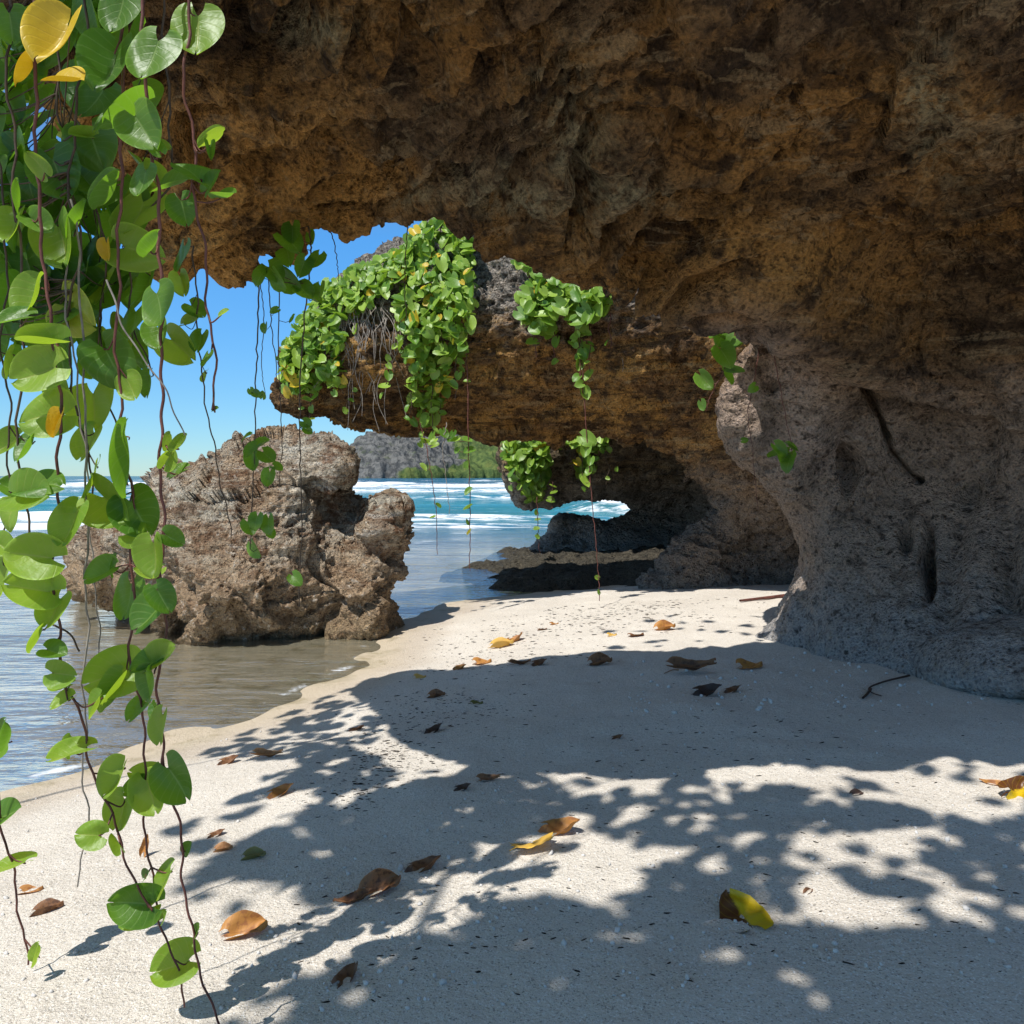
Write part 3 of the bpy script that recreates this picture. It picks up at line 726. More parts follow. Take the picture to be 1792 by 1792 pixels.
def natural_normal(face=.6, jit=.5):
    n = np.array([-.35, -.75, .6])*face+rng.normal(0, jit, 3)
    if n[1] > .1: n[1] = -n[1]*.6
    return n/np.linalg.norm(n)

# ------------------------------------------------------------------ the hanging vines close to the camera
SM = {'r': 'stem_red', 'b': 'stem_brown', 'g': 'stem_grey'}
# name-free list: (points in px), depth top, depth bottom, stem kind, radius, label
VINES = [
 ([(245, -160), (250, 0), (255, 200), (272, 300), (280, 430), (283, 560), (285, 640), (280, 720), (284, 790), (282, 900), (287, 1000), (283, 1150), (278, 1250), (285, 1330), (305, 1400), (318, 1500), (325, 1560), (345, 1680), (383, 1792), (400, 1850)], 1.45, 1.62, 'r', .0034, 'longest leafy vine with a red stem, running from the top down past the bottom edge'),
 ([(205, -160), (215, 0), (212, 300), (205, 560), (212, 760), (232, 900), (230, 1130), (235, 1200), (255, 1290), (252, 1420), (265, 1530), (285, 1630), (318, 1720), (325, 1762)], 1.55, 1.74, 'r', .0032, 'leafy vine whose tip touches the sand just left of the longest vine'),
 ([(60, -160), (60, 100), (65, 300), (80, 500), (100, 650), (105, 800), (98, 900), (95, 1060), (110, 1160), (140, 1260), (150, 1310), (185, 1400), (215, 1490), (262, 1590)], 1.45, 1.66, 'r', .0034, 'leafy red stemmed vine slanting right and ending above the sand beside two others'),
 ([(130, 350), (145, 600), (152, 900), (150, 1150), (146, 1300), (152, 1430), (140, 1550)], 1.6, 1.72, 'g', .0024, 'long bare grey dry stem hanging straight down to the lit sand'),
 ([(110, 450), (125, 600), (150, 800), (158, 950), (172, 1080), (168, 1200)], 1.62, 1.7, 'g', .0020, 'shorter bare grey stem beside the long dry one'),
 ([(-90, 700), (-50, 1000), (-30, 1250), (0, 1420), (28, 1560), (50, 1690)], 1.85, 1.97, 'r', .0036, 'vine at the far left rooted in the sand with few leaves'),
 ([(20, -160), (15, 100), (25, 300), (40, 600), (30, 800), (50, 900), (60, 1000), (70, 1075), (120, 1110), (138, 1140)], 1.5, 1.6, 'b', .0028, 'leafy vine at the left edge with its end hanging over the water'),
 ([(328, -160), (328, 0), (326, 150), (338, 270), (350, 400), (360, 480), (372, 600), (375, 718)], 1.5, 1.56, 'r', .0032, 'vine with one big bright twin lobed leaf near its top, bare below'),
 ([(340, 430), (345, 560), (352, 650), (370, 760), (388, 850), (398, 905), (405, 940)], 2.1, 2.2, 'b', .0022, 'thin vine hanging against the sky with small leaves at its top'),
 ([(150, -160), (148, 100), (120, 300), (140, 420), (120, 560), (130, 700), (160, 820), (165, 900)], 1.6, 1.7, 'b', .003, 'vine in the thick of the leafy curtain carrying the yellow leaves'),
 ([(100, -160), (105, 200), (180, 400), (175, 600), (190, 700), (215, 790), (225, 850)], 1.72, 1.8, 'b', .0028, 'vine deep in the curtain with dark shaded leaves'),
 ([(280, -160), (290, 120), (300, 300), (240, 400), (225, 520), (260, 640)], 1.75, 1.8, 'b', .0028, 'dark leaved vine hanging against the brown rock behind the red stems'),
 ([(185, 490), (210, 545), (240, 610), (285, 685), (328, 762)], 1.42, 1.44, 'g', .0019, 'dry grey stem sticking out at a slant below the leaf curtain'),
 ([(-20, -160), (-10, 200), (10, 420), (5, 640), (20, 760), (8, 900), (12, 960)], 1.55, 1.6, 'b', .0026, 'vine cut by the left edge with pale lit leaves'),
]
# leaves: px, py, size(px), tip angle (deg clockwise from up), material, fold variant
G, L_, Y_, YG = 'leaf', 'leaf_lime', 'leaf_yellow', 'leaf_yg'
LV = [(98, 80, 112, 195, Y_, 3), (122, 142, 66, 100, Y_, 1), (50, 128, 62, 215, Y_, 2), (190, 440, 34, 180, Y_, 2),
 (20, 50, 60, 180, G, 1), (165, 20, 92, 170, G, 1), (210, 20, 80, 200, G, 0), (346, 62, 92, 180, L_, 0), (190, 130, 112, 195, G, 3), (265, 105, 95, 190, G, 0), (215, 215, 112, 215, G, 2), (255, 232, 88, 140, G, 1),
 (145, 240, 42, 270, L_, 6), (380, 245, 46, 60, L_, 6), (368, 270, 36, 170, G, 6), (290, 262, 36, 90, L_, 3), (272, 258, 30, 320, G, 1),
 (105, 312, 90, 160, G, 1), (65, 285, 44, 330, L_, 0), (160, 325, 78, 140, G, 2), (192, 345, 66, 215, G, 6), (250, 320, 52, 200, G, 0),
 (310, 322, 66, 90, G, 1), (238, 382, 95, 200, G, 0), (322, 372, 52, 170, G, 1), (375, 318, 44, 40, G, 1), (397, 345, 42, 80, G, 2), (330, 300, 60, 300, G, 4),
 (22, 402, 64, 190, L_, 2), (72, 395, 52, 120, G, 2), (112, 432, 100, 165, G, 2), (142, 380, 64, 40, G, 1), (245, 440, 82, 100, G, 4), (272, 425, 46, 30, G, 3), (320, 452, 50, 190, G, 0), (35, 340, 52, 10, G, 1),
 (58, 530, 74, 200, L_, 3), (135, 550, 92, 120, YG, 4), (178, 505, 64, 200, G, 1), (228, 582, 110, 180, G, 0), (280, 540, 72, 170, G, 0), (200, 640, 90, 150, G, 4), (320, 612, 66, 130, G, 2), (278, 592, 52, 160, G, 2), (25, 560, 54, 250, G, 1), (110, 560, 60, 200, G, 0),
 (65, 655, 88, 250, L_, 1), (70, 602, 70, 270, L_, 6), (75, 730, 86, 260, L_, 4), (104, 746, 46, 180, Y_, 6), (48, 790, 52, 200, G, 2), (60, 870, 84, 90, L_, 2), (80, 850, 72, 80, G, 4),
 (165, 720, 94, 170, G, 1), (115, 690, 60, 140, G, 2), (230, 680, 46, 160, G, 0), (263, 676, 44, 190, G, 2), (155, 780, 60, 200, G, 1), (20, 640, 50, 180, G, 1),
 (225, 812, 122, 175, G, 1), (163, 842, 66, 190, G, 0), (205, 890, 100, 120, L_, 3), (245, 905, 80, 150, G, 1), (125, 922, 74, 200, G, 1), (20, 855, 46, 300, G, 1), (18, 905, 50, 190, L_, 4),
 (55, 972, 88, 280, L_, 2), (50, 1030, 78, 290, G, 1), (95, 1072, 58, 200, G, 1), (8, 1015, 60, 200, L_, 1), (12, 780, 50, 240, L_, 2), (10, 960, 46, 120, G, 2),
 (272, 978, 66, 180, L_, 2), (258, 1000, 42, 270, L_, 5), (226, 1050, 68, 190, G, 0), (265, 1077, 80, 230, G, 1), (285, 1050, 52, 150, G, 1), (240, 935, 48, 90, L_, 5), (175, 1006, 54, 240, G, 2), (203, 985, 36, 20, G, 1), (305, 945, 40, 110, G, 2),
 (66, 1120, 50, 210, L_, 1), (98, 1142, 42, 100, G, 1), (112, 1180, 48, 100, G, 1), (105, 1200, 40, 260, L_, 3), (108, 1232, 38, 240, G, 2),
 (193, 1182, 84, 250, G, 1), (205, 1215, 70, 210, L_, 6), (170, 1238, 44, 200, G, 2), (290, 1147, 62, 60, L_, 2), (258, 1165, 56, 240, G, 2), (268, 1200, 56, 190, G, 3), (242, 1245, 46, 220, G, 1), (285, 1275, 56, 180, G, 1), (280, 1250, 36, 160, G, 3),
 (120, 1322, 66, 250, L_, 1), (128, 1300, 36, 350, L_, 6), (18, 1280, 60, 20, G, 3), (203, 1368, 60, 200, G, 3), (213, 1422, 60, 200, G, 1), (250, 1362, 54, 290, G, 2), (265, 1392, 66, 150, G, 1), (235, 1382, 40, 260, G, 2), (312, 1370, 78, 140, G, 1),
 (16, 1425, 54, 60, G, 1), (18, 1520, 58, 250, L_, 1), (155, 1461, 46, 270, L_, 4), (330, 1482, 24, 30, G, 1), (290, 1547, 56, 200, G, 1), (258, 1532, 26, 40, G, 2), (230, 1580, 74, 290, G, 1), (240, 1603, 60, 240, L_, 3),
 (302, 1692, 72, 260, L_, 1), (348, 1625, 22, 10, G, 2), (70, 1663, 36, 20, L_, 3), (205, 1470, 34, 330, L_, 6), (290, 1600, 24, 30, L_, 3),
 (300, 770, 30, 10, L_, 6), (320, 775, 34, 40, L_, 6), (393, 548, 20, 60, G, 1), (378, 716, 12, 80, G, 1), (310, 830, 36, 240, G, 1), (296, 800, 34, 30, G, 3),
 (320, 500, 40, 160, G, 2), (345, 545, 36, 140, G, 1), (335, 565, 34, 80, G, 2), (350, 600, 36, 200, G, 1), (360, 660, 22, 180, G, 1), (362, 630, 28, 200, G, 0)]
# the deeper, shaded layer of the curtain
for k in range(105):
    x = rng.uniform(-40, 290) if k % 3 else rng.uniform(-20, 180); y = rng.uniform(-120, 620) if k % 4 else rng.uniform(480, 640)
    if y > 480: x = min(x, 260-(y-480)*.25)
    LV.append((x, y, rng.uniform(55, 100), rng.uniform(130, 240), G if rng.random() < .9 else L_, int(rng.integers(0, 5)), 'deep'))
for k in range(26):
    LV.append((rng.uniform(-30, 75), rng.uniform(60, 420), rng.uniform(60, 95), rng.uniform(140, 230), G, int(rng.integers(0, 5)), 'deep'))
vobj = []
for pts, d0, d1_, kind, rad, lab in VINES:
    pl = catmull([(a, b, d0+(d1_-d0)*k/(len(pts)-1)) for k, (a, b) in enumerate(pts)], 8)
    w3 = P(pl[:, 0], pl[:, 1], pl[:, 2])
    w3[:, :2] += .0045*np.stack([np.sin(w3[:, 2]*31+d0*50)+.5*np.sin(w3[:, 2]*83+d0*9), np.cos(w3[:, 2]*27)], 1)
    if pts[0][1] < -100:   # carry the stem on up to the branch overhead
        top = w3[0]; up = [top+np.array([.01*math.sin(k), -.02*k*k*.1, .12*k]) for k in range(8, 0, -1)]
        w3 = np.vstack([up, w3])
    root = empty('hanging_vine', w3[0]); tag(root, lab, 'vine', 'vines hanging in front of the cave')
    vobj.append(dict(root=root, pl=pl, w3=w3, kind=kind, rad=rad, mb=MB(), n=0))
    vobj[-1]['mb'].tube(w3, rad, rad*.65, 7)
deepv = [9, 10, 11]
def child_at(o, root): o.parent = root; o.matrix_parent_inverse = Matrix.Translation(-root.location)
for e in LV:
    px, py, sz, ang, mk, var = e[:6]; deep_l = len(e) > 6
    best = None
    cand = deepv if deep_l else range(len(VINES))
    for i in cand:
        V = vobj[i]
        if V['kind'] == 'g' or V['n'] >= 95: continue
        dd = np.hypot(V['pl'][:, 0]-px, V['pl'][:, 1]-(py-20)); j = int(dd.argmin())
        if best is None or dd[j] < best[0]: best = (dd[j], i, j)
    _, i, j = best; V = vobj[i]; V['n'] += 1
    d = V['pl'][j, 2]+rng.uniform(-.05, .03)+(rng.uniform(.06, .28) if deep_l else 0)
    if mk == Y_ and py < 200: d = 1.40 if sz > 100 else 1.47
    if mk == G and py > 350 and not deep_l and rng.random() < .4: mk = L_
    L = sz/F*d*(.90 if sz < 86 else .84)
    a = math.radians(ang+rng.uniform(-8, 8)); tip = np.array([math.sin(a), 0, math.cos(a)])
    nrm = natural_normal(1.0, .30 if not deep_l else .45)
    if sz > 80 and mk != G: nrm = np.array([-.2, -1, .35])+rng.normal(0, .12, 3)
    tip = tip+np.array([0, -rng.uniform(-.1, .55), 0]); tip /= np.linalg.norm(tip)
    R = frame(tip, nrm)
    c = P(px, py, d); base = c-R[:, 1]*L*.46
    o = obj('leaf', leaf_mesh(var, mk))
    o.matrix_world = Matrix.Translation(Vector(base)) @ Matrix(R.tolist()).to_4x4() @ Matrix.Diagonal((L*rng.uniform(.92, 1.08), L, L, 1))
    mw = o.matrix_world.copy(); child_at(o, V['root']); o.matrix_basis = mw
    if mk == Y_: o['label'] = 'yellow leaf'
    sp = V['w3']; k = int(np.linalg.norm(sp-(base+np.array([0, 0, .02])), axis=1).argmin()); s0 = sp[k]
    midp = (s0+base)/2+np.array([0, 0, -.012])+rng.normal(0, .004, 3)
    V['mb'].tube(catmull([s0, midp, base, base+R[:, 1]*L*.05], 5), V['rad']*.55, V['rad']*.4, 5)
for V in vobj:
    o = obj('stem', V['mb'].mesh('stem', M[SM[V['kind']]])); child_at(o, V['root'])

# ------------------------------------------------------------------ thinner strands hanging from the rock
def lowleaf(seed=0, fold=.4, curl=.2): return leaf_geo(5, 6, fold, curl, .06, .06, 1.02, .1, seed)
LOW = [lowleaf(s, f, c) for s, f, c in ((0, .15, .2), (1, .4, .1), (2, .7, .25), (3, .3, -.2))]
def put_leaf(mb, c, L, tip, nrm, var=None):
    v, f, uv = LOW[rng.integers(0, 4) if var is None else var]
    R = frame(tip, nrm); mb.add((v-np.array([0, .46, 0]))*L @ R.T+c, f, uv, rng.random())
def strand(pts, d, rad, kind, leaves, label, lm='leaf', group='thin strands hanging from the rock', depth_end=None):
    n = len(pts)
    pl = catmull([(a, b, d+((depth_end or d)-d)*k/(n-1)) for k, (a, b) in enumerate(pts)], 10)
    w = P(pl[:, 0], pl[:, 1], pl[:, 2]); w += rng.normal(0, d*.0006, w.shape)
    root = empty('vine_strand', w[0]); tag(root, label, 'vine', group)
    mb = MB(); mb.tube(w, rad, rad*.6, 5)
    lb = MB()
    for (x, y, sz) in leaves:
        c = P(x, y, d+rng.uniform(-.03, .02)*(5 if sz > 30 else 1)); L = sz/F*d*(.84 if sz > 30 else 1.05)
        a = rng.uniform(0, 2*math.pi) if sz < 14 else math.radians(rng.uniform(110, 250))
        put_leaf(lb, c, L, np.array([math.sin(a), -.3, math.cos(a)]), natural_normal(.8, .4))
        k = int(np.linalg.norm(w-c, axis=1).argmin())
        if np.linalg.norm(w[k]-c) < .5: mb.tube(np.array([w[k], (w[k]+c)/2+[0, 0, -.01], c]), rad*.5, rad*.4, 4)
    child_at(obj('stem', mb.mesh('stem', M[SM[kind]])), root)
    if leaves: child_at(obj('leaves', lb.mesh('leaves', M[lm], True)), root)
    return root
strand([(540, 395), (545, 450), (537, 520), (527, 640), (525, 760), (528, 900), (523, 1062)], 3.7, .0042, 'b',
       [(545, 418, 22), (552, 458, 36), (510, 425, 50), (505, 450, 46), (480, 478, 46), (512, 494, 52), (535, 512, 42), (560, 512, 34), (492, 492, 44), (455, 486, 36), (528, 470, 40), (538, 742, 18), (541, 754, 16), (519, 1015, 22), (500, 400, 44), (512, 410, 40), (548, 525, 30)], 'dark leafy clump at the roof lip with a strand falling across the boulder')
strand([(455, 470), (450, 600), (447, 720), (443, 850), (438, 960)], 3.72, .004, 'b',
       [(430, 766, 18), (440, 790, 32), (452, 782, 28), (470, 800, 34), (445, 808, 30), (470, 838, 32), (486, 818, 18), (438, 924, 32), (448, 914, 24), (470, 920, 28), (449, 962, 36), (475, 935, 16), (450, 690, 14), (440, 686, 12), (460, 690, 12)], 'strand in front of the boulder carrying two small clusters of leaves')
strand([(490, 470), (487, 620), (493, 760), (488, 850)], 3.75, .003, 'b', [(512, 560, 14)], 'bare dark strand hanging between the leafy strand and the dark clump')
strand([(468, 475), (475, 560), (483, 640), (484, 668)], 3.7, .003, 'b', [(463, 575, 16), (480, 545, 14), (486, 626, 8)], 'short thin strand with two narrow leaves against the sky')
strand([(455, 480), (462, 560), (458, 640), (464, 690)], 3.76, .0026, 'b', [], 'shortest bare strand beside the leafy strand under the roof lip')
strand([(568, 385), (585, 425), (590, 460), (593, 492)], 3.8, .003, 'b', [], 'bare crooked strand hanging alone in the sky gap')
strand([(714, 388), (711, 440), (708, 510), (712, 560)], 3.85, .003, 'b', [], 'bare strand hanging from the roof in front of the vine curtain')
strand([(818, 640), (820, 760), (823, 900), (822, 1000)], 7.9, .006, 'r', [(818, 668, 10), (819, 770, 14), (820, 790, 16), (818, 812, 12), (820, 862, 14), (818, 890, 14), (820, 912, 10), (823, 930, 10), (795, 770, 14), (800, 790, 10)], 'strand with dark disc leaves hanging below the ledge before the sea', 'leaf_far')
strand([(735, 740), (750, 800), (762, 880), (765, 970)], 7.9, .005, 'r', [(745, 770, 14), (762, 778, 12), (740, 820, 14), (765, 885, 10), (757, 905, 9)], 'pale strand hanging below the curtain near the headland', 'leaf_lime')
strand([(782, 740), (775, 790), (780, 830), (786, 900)], 7.9, .005, 'g', [(778, 760, 16), (790, 765, 18), (755, 765, 14)], 'dry grey rootlet hanging under the vine curtain')
strand([(1008, 530), (1018, 620), (1022, 700), (1030, 800), (1038, 900), (1045, 980), (1050, 1050)], 7.6, .006, 'r', [(1000, 560, 18), (1022, 575, 20), (1010, 600, 20), (1030, 612, 18), (1012, 640, 18), (1032, 660, 20), (1024, 690, 20), (1008, 662, 14), (1030, 770, 26), (1024, 790, 20), (1033, 808, 14), (1030, 826, 14), (1025, 845, 16), (1044, 1010, 8), (1049, 1035, 8)], 'long red strand reaching down almost to the sand in front of the dark hole', 'leaf_far')
strand([(940, 870), (941, 920), (943, 965)], 12.6, .008, 'r', [(940, 895, 9), (942, 910, 9), (940, 925, 9), (941, 940, 8)], 'small strand dangling under the farthest ledge over the water', 'leaf_lime')
strand([(968, 845), (966, 870), (967, 890)], 12.6, .007, 'r', [(966, 850, 10), (968, 862, 10), (965, 876, 12)], 'short leafy strand beside the oval hole', 'leaf_lime')
strand([(1290, 575), (1270, 640), (1245, 690), (1235, 720)], 4.9, .004, 'r', [(1262, 590, 40), (1280, 605, 44), (1296, 600, 36), (1270, 625, 44), (1286, 648, 28), (1276, 662, 22), (1236, 668, 30), (1230, 710, 16), (1255, 585, 34)], 'dark green clump with slanting stems hanging beside the pale spur')
strand([(1330, 585), (1322, 650), (1310, 720), (1318, 800), (1326, 890)], 4.9, .003, 'r', [(1316, 680, 16), (1304, 770, 10), (1370, 605, 18)], 'thin red stems dangling in front of the pale spur')
strand([(1345, 588), (1362, 660), (1375, 730), (1388, 800)], 4.8, .003, 'r', [(1355, 795, 24), (1365, 788, 24), (1380, 812, 36), (1374, 800, 26), (1386, 785, 20)], 'red strand ending in three green leaves before the cave wall')
strand([(1082, 520), (1090, 560), (1092, 600), (1090, 650)], 7.7, .004, 'g', [], 'pale dry twig dangling right of the hanging clump on the ledge')

# ------------------------------------------------------------------ vine curtains growing on the ledges
def curtain(name, polys, front, n, size, out, label, strands, lm='leaf_far', top=.0, stem='stem_brown'):
    root = None; lb = MB(); sb = MB(); pts = []
    for poly, frac in polys:
        pa = np.asarray(poly, float); lo, hi = pa.min(0), pa.max(0); m = int(n*frac); got = 0
        while got < m:
            c = rng.uniform(lo, hi, (400, 2)); ok = sdpoly(c[:, 0], c[:, 1], pa) < rng.uniform(-8, 6, 400)
            c = c[ok][:m-got]; pts += list(c); got += len(c)
    pts = np.array(pts); d = front(pts[:, 0], pts[:, 1])-out*rng.uniform(.15, 1.3, len(pts))
    w = P(pts[:, 0], pts[:, 1], d)
    root = empty(name, w.mean(0)); tag(root, label, 'vine', 'vine curtains on the ledges')
    for c in w:
        L = size*rng.uniform(.5, 1.45)
        a = math.radians(rng.normal(180, 65)); nr = np.array([-.35, -.7, .65])+rng.normal(0, .42, 3)
        put_leaf(lb, c, L, np.array([math.sin(a), -.35+rng.normal(0, .3), math.cos(a)]), nr)
    for (x0, y0, x1, y1) in strands:
        k = 7; t = np.linspace(0, 1, k); xs = x0+(x1-x0)*t+rng.normal(0, 2.5, k); ys_ = y0+(y1-y0)*t
        dd = front(xs, ys_)-out*.6; dd = np.minimum(dd, dd[0]+.05)
        sb.tube(catmull(P(xs, ys_, dd), 4), .006, .004, 5)
        for t_ in np.arange(.1, 1, 17/max(y1-y0, 20)):
            if rng.random() < .75:
                xx = np.interp(t_, t, xs); yy = y0+(y1-y0)*t_; a = math.radians(rng.normal(180, 70))
                put_leaf(lb, P(xx+rng.normal(0, 5), yy, np.interp(t_, t, dd)-.02), size*rng.uniform(.5, 1.1), np.array([math.sin(a), -.3, math.cos(a)]), np.array([-.35, -.8, .5])+rng.normal(0, .4, 3))
    child_at(obj('leaves', lb.mesh('leaves', M[lm], True)), root)
    child_at(obj('stems', sb.mesh('stems', M[stem])), root)
    return root
curtain('vine_curtain', [([(490, 655), (503, 600), (525, 560), (570, 500), (640, 462), (700, 440), (735, 415), (715, 480), (670, 515), (640, 540), (605, 560), (600, 640), (585, 690), (555, 650), (540, 690), (510, 690)], 1.)], f2, 760, .085, .30,
        'sunlit carpet of small vine leaves covering the left end of the ledge', [(545, 640, 540, 735), (612, 640, 606, 728), (560, 600, 552, 700), (590, 600, 600, 690), (530, 620, 525, 720), (640, 500, 630, 600), (580, 560, 575, 640)])
curtain('vine_curtain', [([(700, 452), (722, 415), (745, 382), (800, 372), (832, 410), (828, 470), (828, 560), (815, 610), (790, 650), (775, 700), (765, 745), (735, 750), (715, 700), (720, 640), (695, 600), (700, 520)], 1.)], f2, 720, .09, .34,
        'thickest green vine curtain falling from the ledge top to below its underside', [(750, 400, 745, 720), (770, 400, 775, 740), (800, 400, 790, 640), (730, 430, 720, 700), (815, 420, 812, 660), (700, 560, 672, 700), (725, 600, 712, 735), (795, 560, 798, 700), (755, 640, 757, 775), (760, 420, 735, 780)])
curtain('vine_curtain', [([(905, 452), (940, 470), (1000, 500), (1075, 505), (1070, 540), (1035, 560), (1020, 610), (1005, 560), (975, 545), (965, 590), (945, 580), (915, 565), (912, 520), (925, 490)], 1.)], f2, 230, .10, .3,
        'loose clump of vines on the ledge just under the roof edge', [(960, 500, 968, 600), (1000, 510, 1010, 640), (1040, 510, 1010, 590), (925, 470, 940, 570), (1012, 520, 1014, 690), (1064, 505, 1070, 610), (972, 540, 968, 640), (1034, 540, 1030, 650), (940, 560, 936, 625)], stem='stem_red')
curtain('vine_curtain', [([(872, 757), (900, 757), (945, 757), (962, 800), (955, 850), (945, 876), (925, 880), (900, 840), (885, 790)], 1.)], f3, 300, .115, .3,
        'vine curtain on the left end of the farthest ledge', [(900, 760, 905, 860), (930, 760, 935, 880), (880, 760, 882, 830), (945, 770, 948, 870)])
curtain('vine_curtain', [([(965, 757), (1080, 757), (1075, 775), (1045, 790), (1030, 830), (1018, 840), (1005, 790), (980, 780)], 1.)], f3, 110, .115, .3,
        'thin fringe of vine leaves along the top of the farthest ledge', [(1020, 760, 1022, 860), (1060, 760, 1062, 850)])
# dry rootlets on the ledge
mb = MB()
for k in range(34):
    x = rng.uniform(600, 700); y = rng.uniform(500, 560); L = rng.uniform(60, 200); n_ = 6
    xs = x+np.cumsum(rng.normal(0, 9, n_)); ys2 = y+np.linspace(0, L, n_); dd = f2(xs, ys2)-.22; dd = np.minimum(dd, dd[0]+.1)
    mb.tube(catmull(P(xs, ys2, dd), 4), .005, .003, 4)
tag(obj('dry_roots', mb.mesh('dry_roots', M['stem_grey'])), 'tangle of dry grey rootlets hanging down the middle of the vine covered ledge', 'roots')

# ------------------------------------------------------------------ shore tree over the camera (its shade falls on the sand)
mb = MB(); tr = MB()
def lift(px, py, z):
    zz = np.full(len(px), .25)
    for _ in range(5):
        d = (H-zz)*F/(py-HY); x = (px-CX)/F*d; zz = .5*zz+.5*sand_z(x, d)
    k = (z-zz)/math.tan(SUN_EL); return np.stack([x-SH[0]*k, d-SH[1]*k, z], 1)
DENSE = [([(330, 1860), (520, 1720), (760, 1650), (900, 1585), (1250, 1600), (1500, 1640), (1800, 1620), (2300, 1660), (2300, 2300), (330, 2300)], 2900),
         ([(320, 1530), (520, 1420), (700, 1380), (900, 1340), (1000, 1390), (1000, 1440), (880, 1470), (700, 1540), (560, 1590), (450, 1540)], 330),
         ([(345, 1310), (480, 1250), (620, 1190), (690, 1230), (640, 1310), (700, 1370), (560, 1390), (420, 1380), (520, 1330)], 280),
         ([(1000, 1400), (1200, 1370), (1420, 1380), (1600, 1420), (1500, 1470), (1300, 1450), (1250, 1500), (1050, 1460)], 115),
         ([(950, 1345), (1792, 1335), (1900, 1600), (1150, 1600), (1250, 1500)], 75),
         ([(1100, 1540), (1250, 1480), (1420, 1530), (1300, 1610), (1120, 1600)], 60),
         ([(300, 1450), (500, 1360), (900, 1330), (800, 1480), (500, 1600), (320, 1600)], 60),
         ([(1560, 1420), (1800, 1440), (2200, 1400), (2200, 1560), (1700, 1580), (1590, 1500)], 120), ([(1000, 1085), (1370, 1070), (1370, 1140), (1060, 1145)], 26)]  # last patch: floating leaves added only to dapple the lit sand
for poly, n in DENSE:
    pa = np.asarray(poly, float); lo, hi = pa.min(0), pa.max(0)
    c = rng.uniform(lo, hi, (n*6, 2)); c = c[sdpoly(c[:, 0], c[:, 1], pa) < 0][:n]
    hz = np.where((c[:, 0] < 700) & (c[:, 1] < 1420), rng.uniform(3.0, 3.8, len(c)), rng.uniform(3.8, 5.2, len(c)))
    for w in lift(c[:, 0], c[:, 1], hz):
        a = rng.uniform(0, 6.28)
        put_leaf(mb, w, rng.uniform(.05, .12), np.array([math.cos(a), math.sin(a), rng.normal(-.2, .3)]), np.array([0, 0, 1.])+rng.normal(0, .5, 3), None)
trunk_base = np.array([-3.4, -2.9, gz(-3.4, -2.9)-.1])
tr.tube(catmull([trunk_base, trunk_base+[.1, .2, 1.4], (-2.9, -2.2, 3.0), (-2.3, -1.6, 4.0)], 8), .24, .14, 12)
for e in ((-1.6, -.2, 4.2), (-.6, .6, 4.4), (.4, .9, 4.4), (1.4, .5, 4.5), (-1.6, .9, 4.1), (.9, -.4, 4.9)):
    e = np.array(e); s0 = np.array([-2.3, -1.6, 4.0]); tr.tube(catmull([s0, (s0+e)/2+[.1, -.3, .2], e], 8), .05, .008, 7)
tr.tube(catmull([(-2.9, -2.2, 3.0), (-4.3, -.3, 3.4), (-3.6, 1.6, 3.5), (-2.5, 2.3, 3.4)], 8), .03, .006, 6)
root = empty('shore_tree', trunk_base); tag(root, 'leafy shore tree leaning over the beach behind the viewpoint', 'tree')
child_at(obj('crown', mb.mesh('crown', M['leaf_far'], True)), root); child_at(obj('trunk', tr.mesh('trunk', M['bark'])), root)

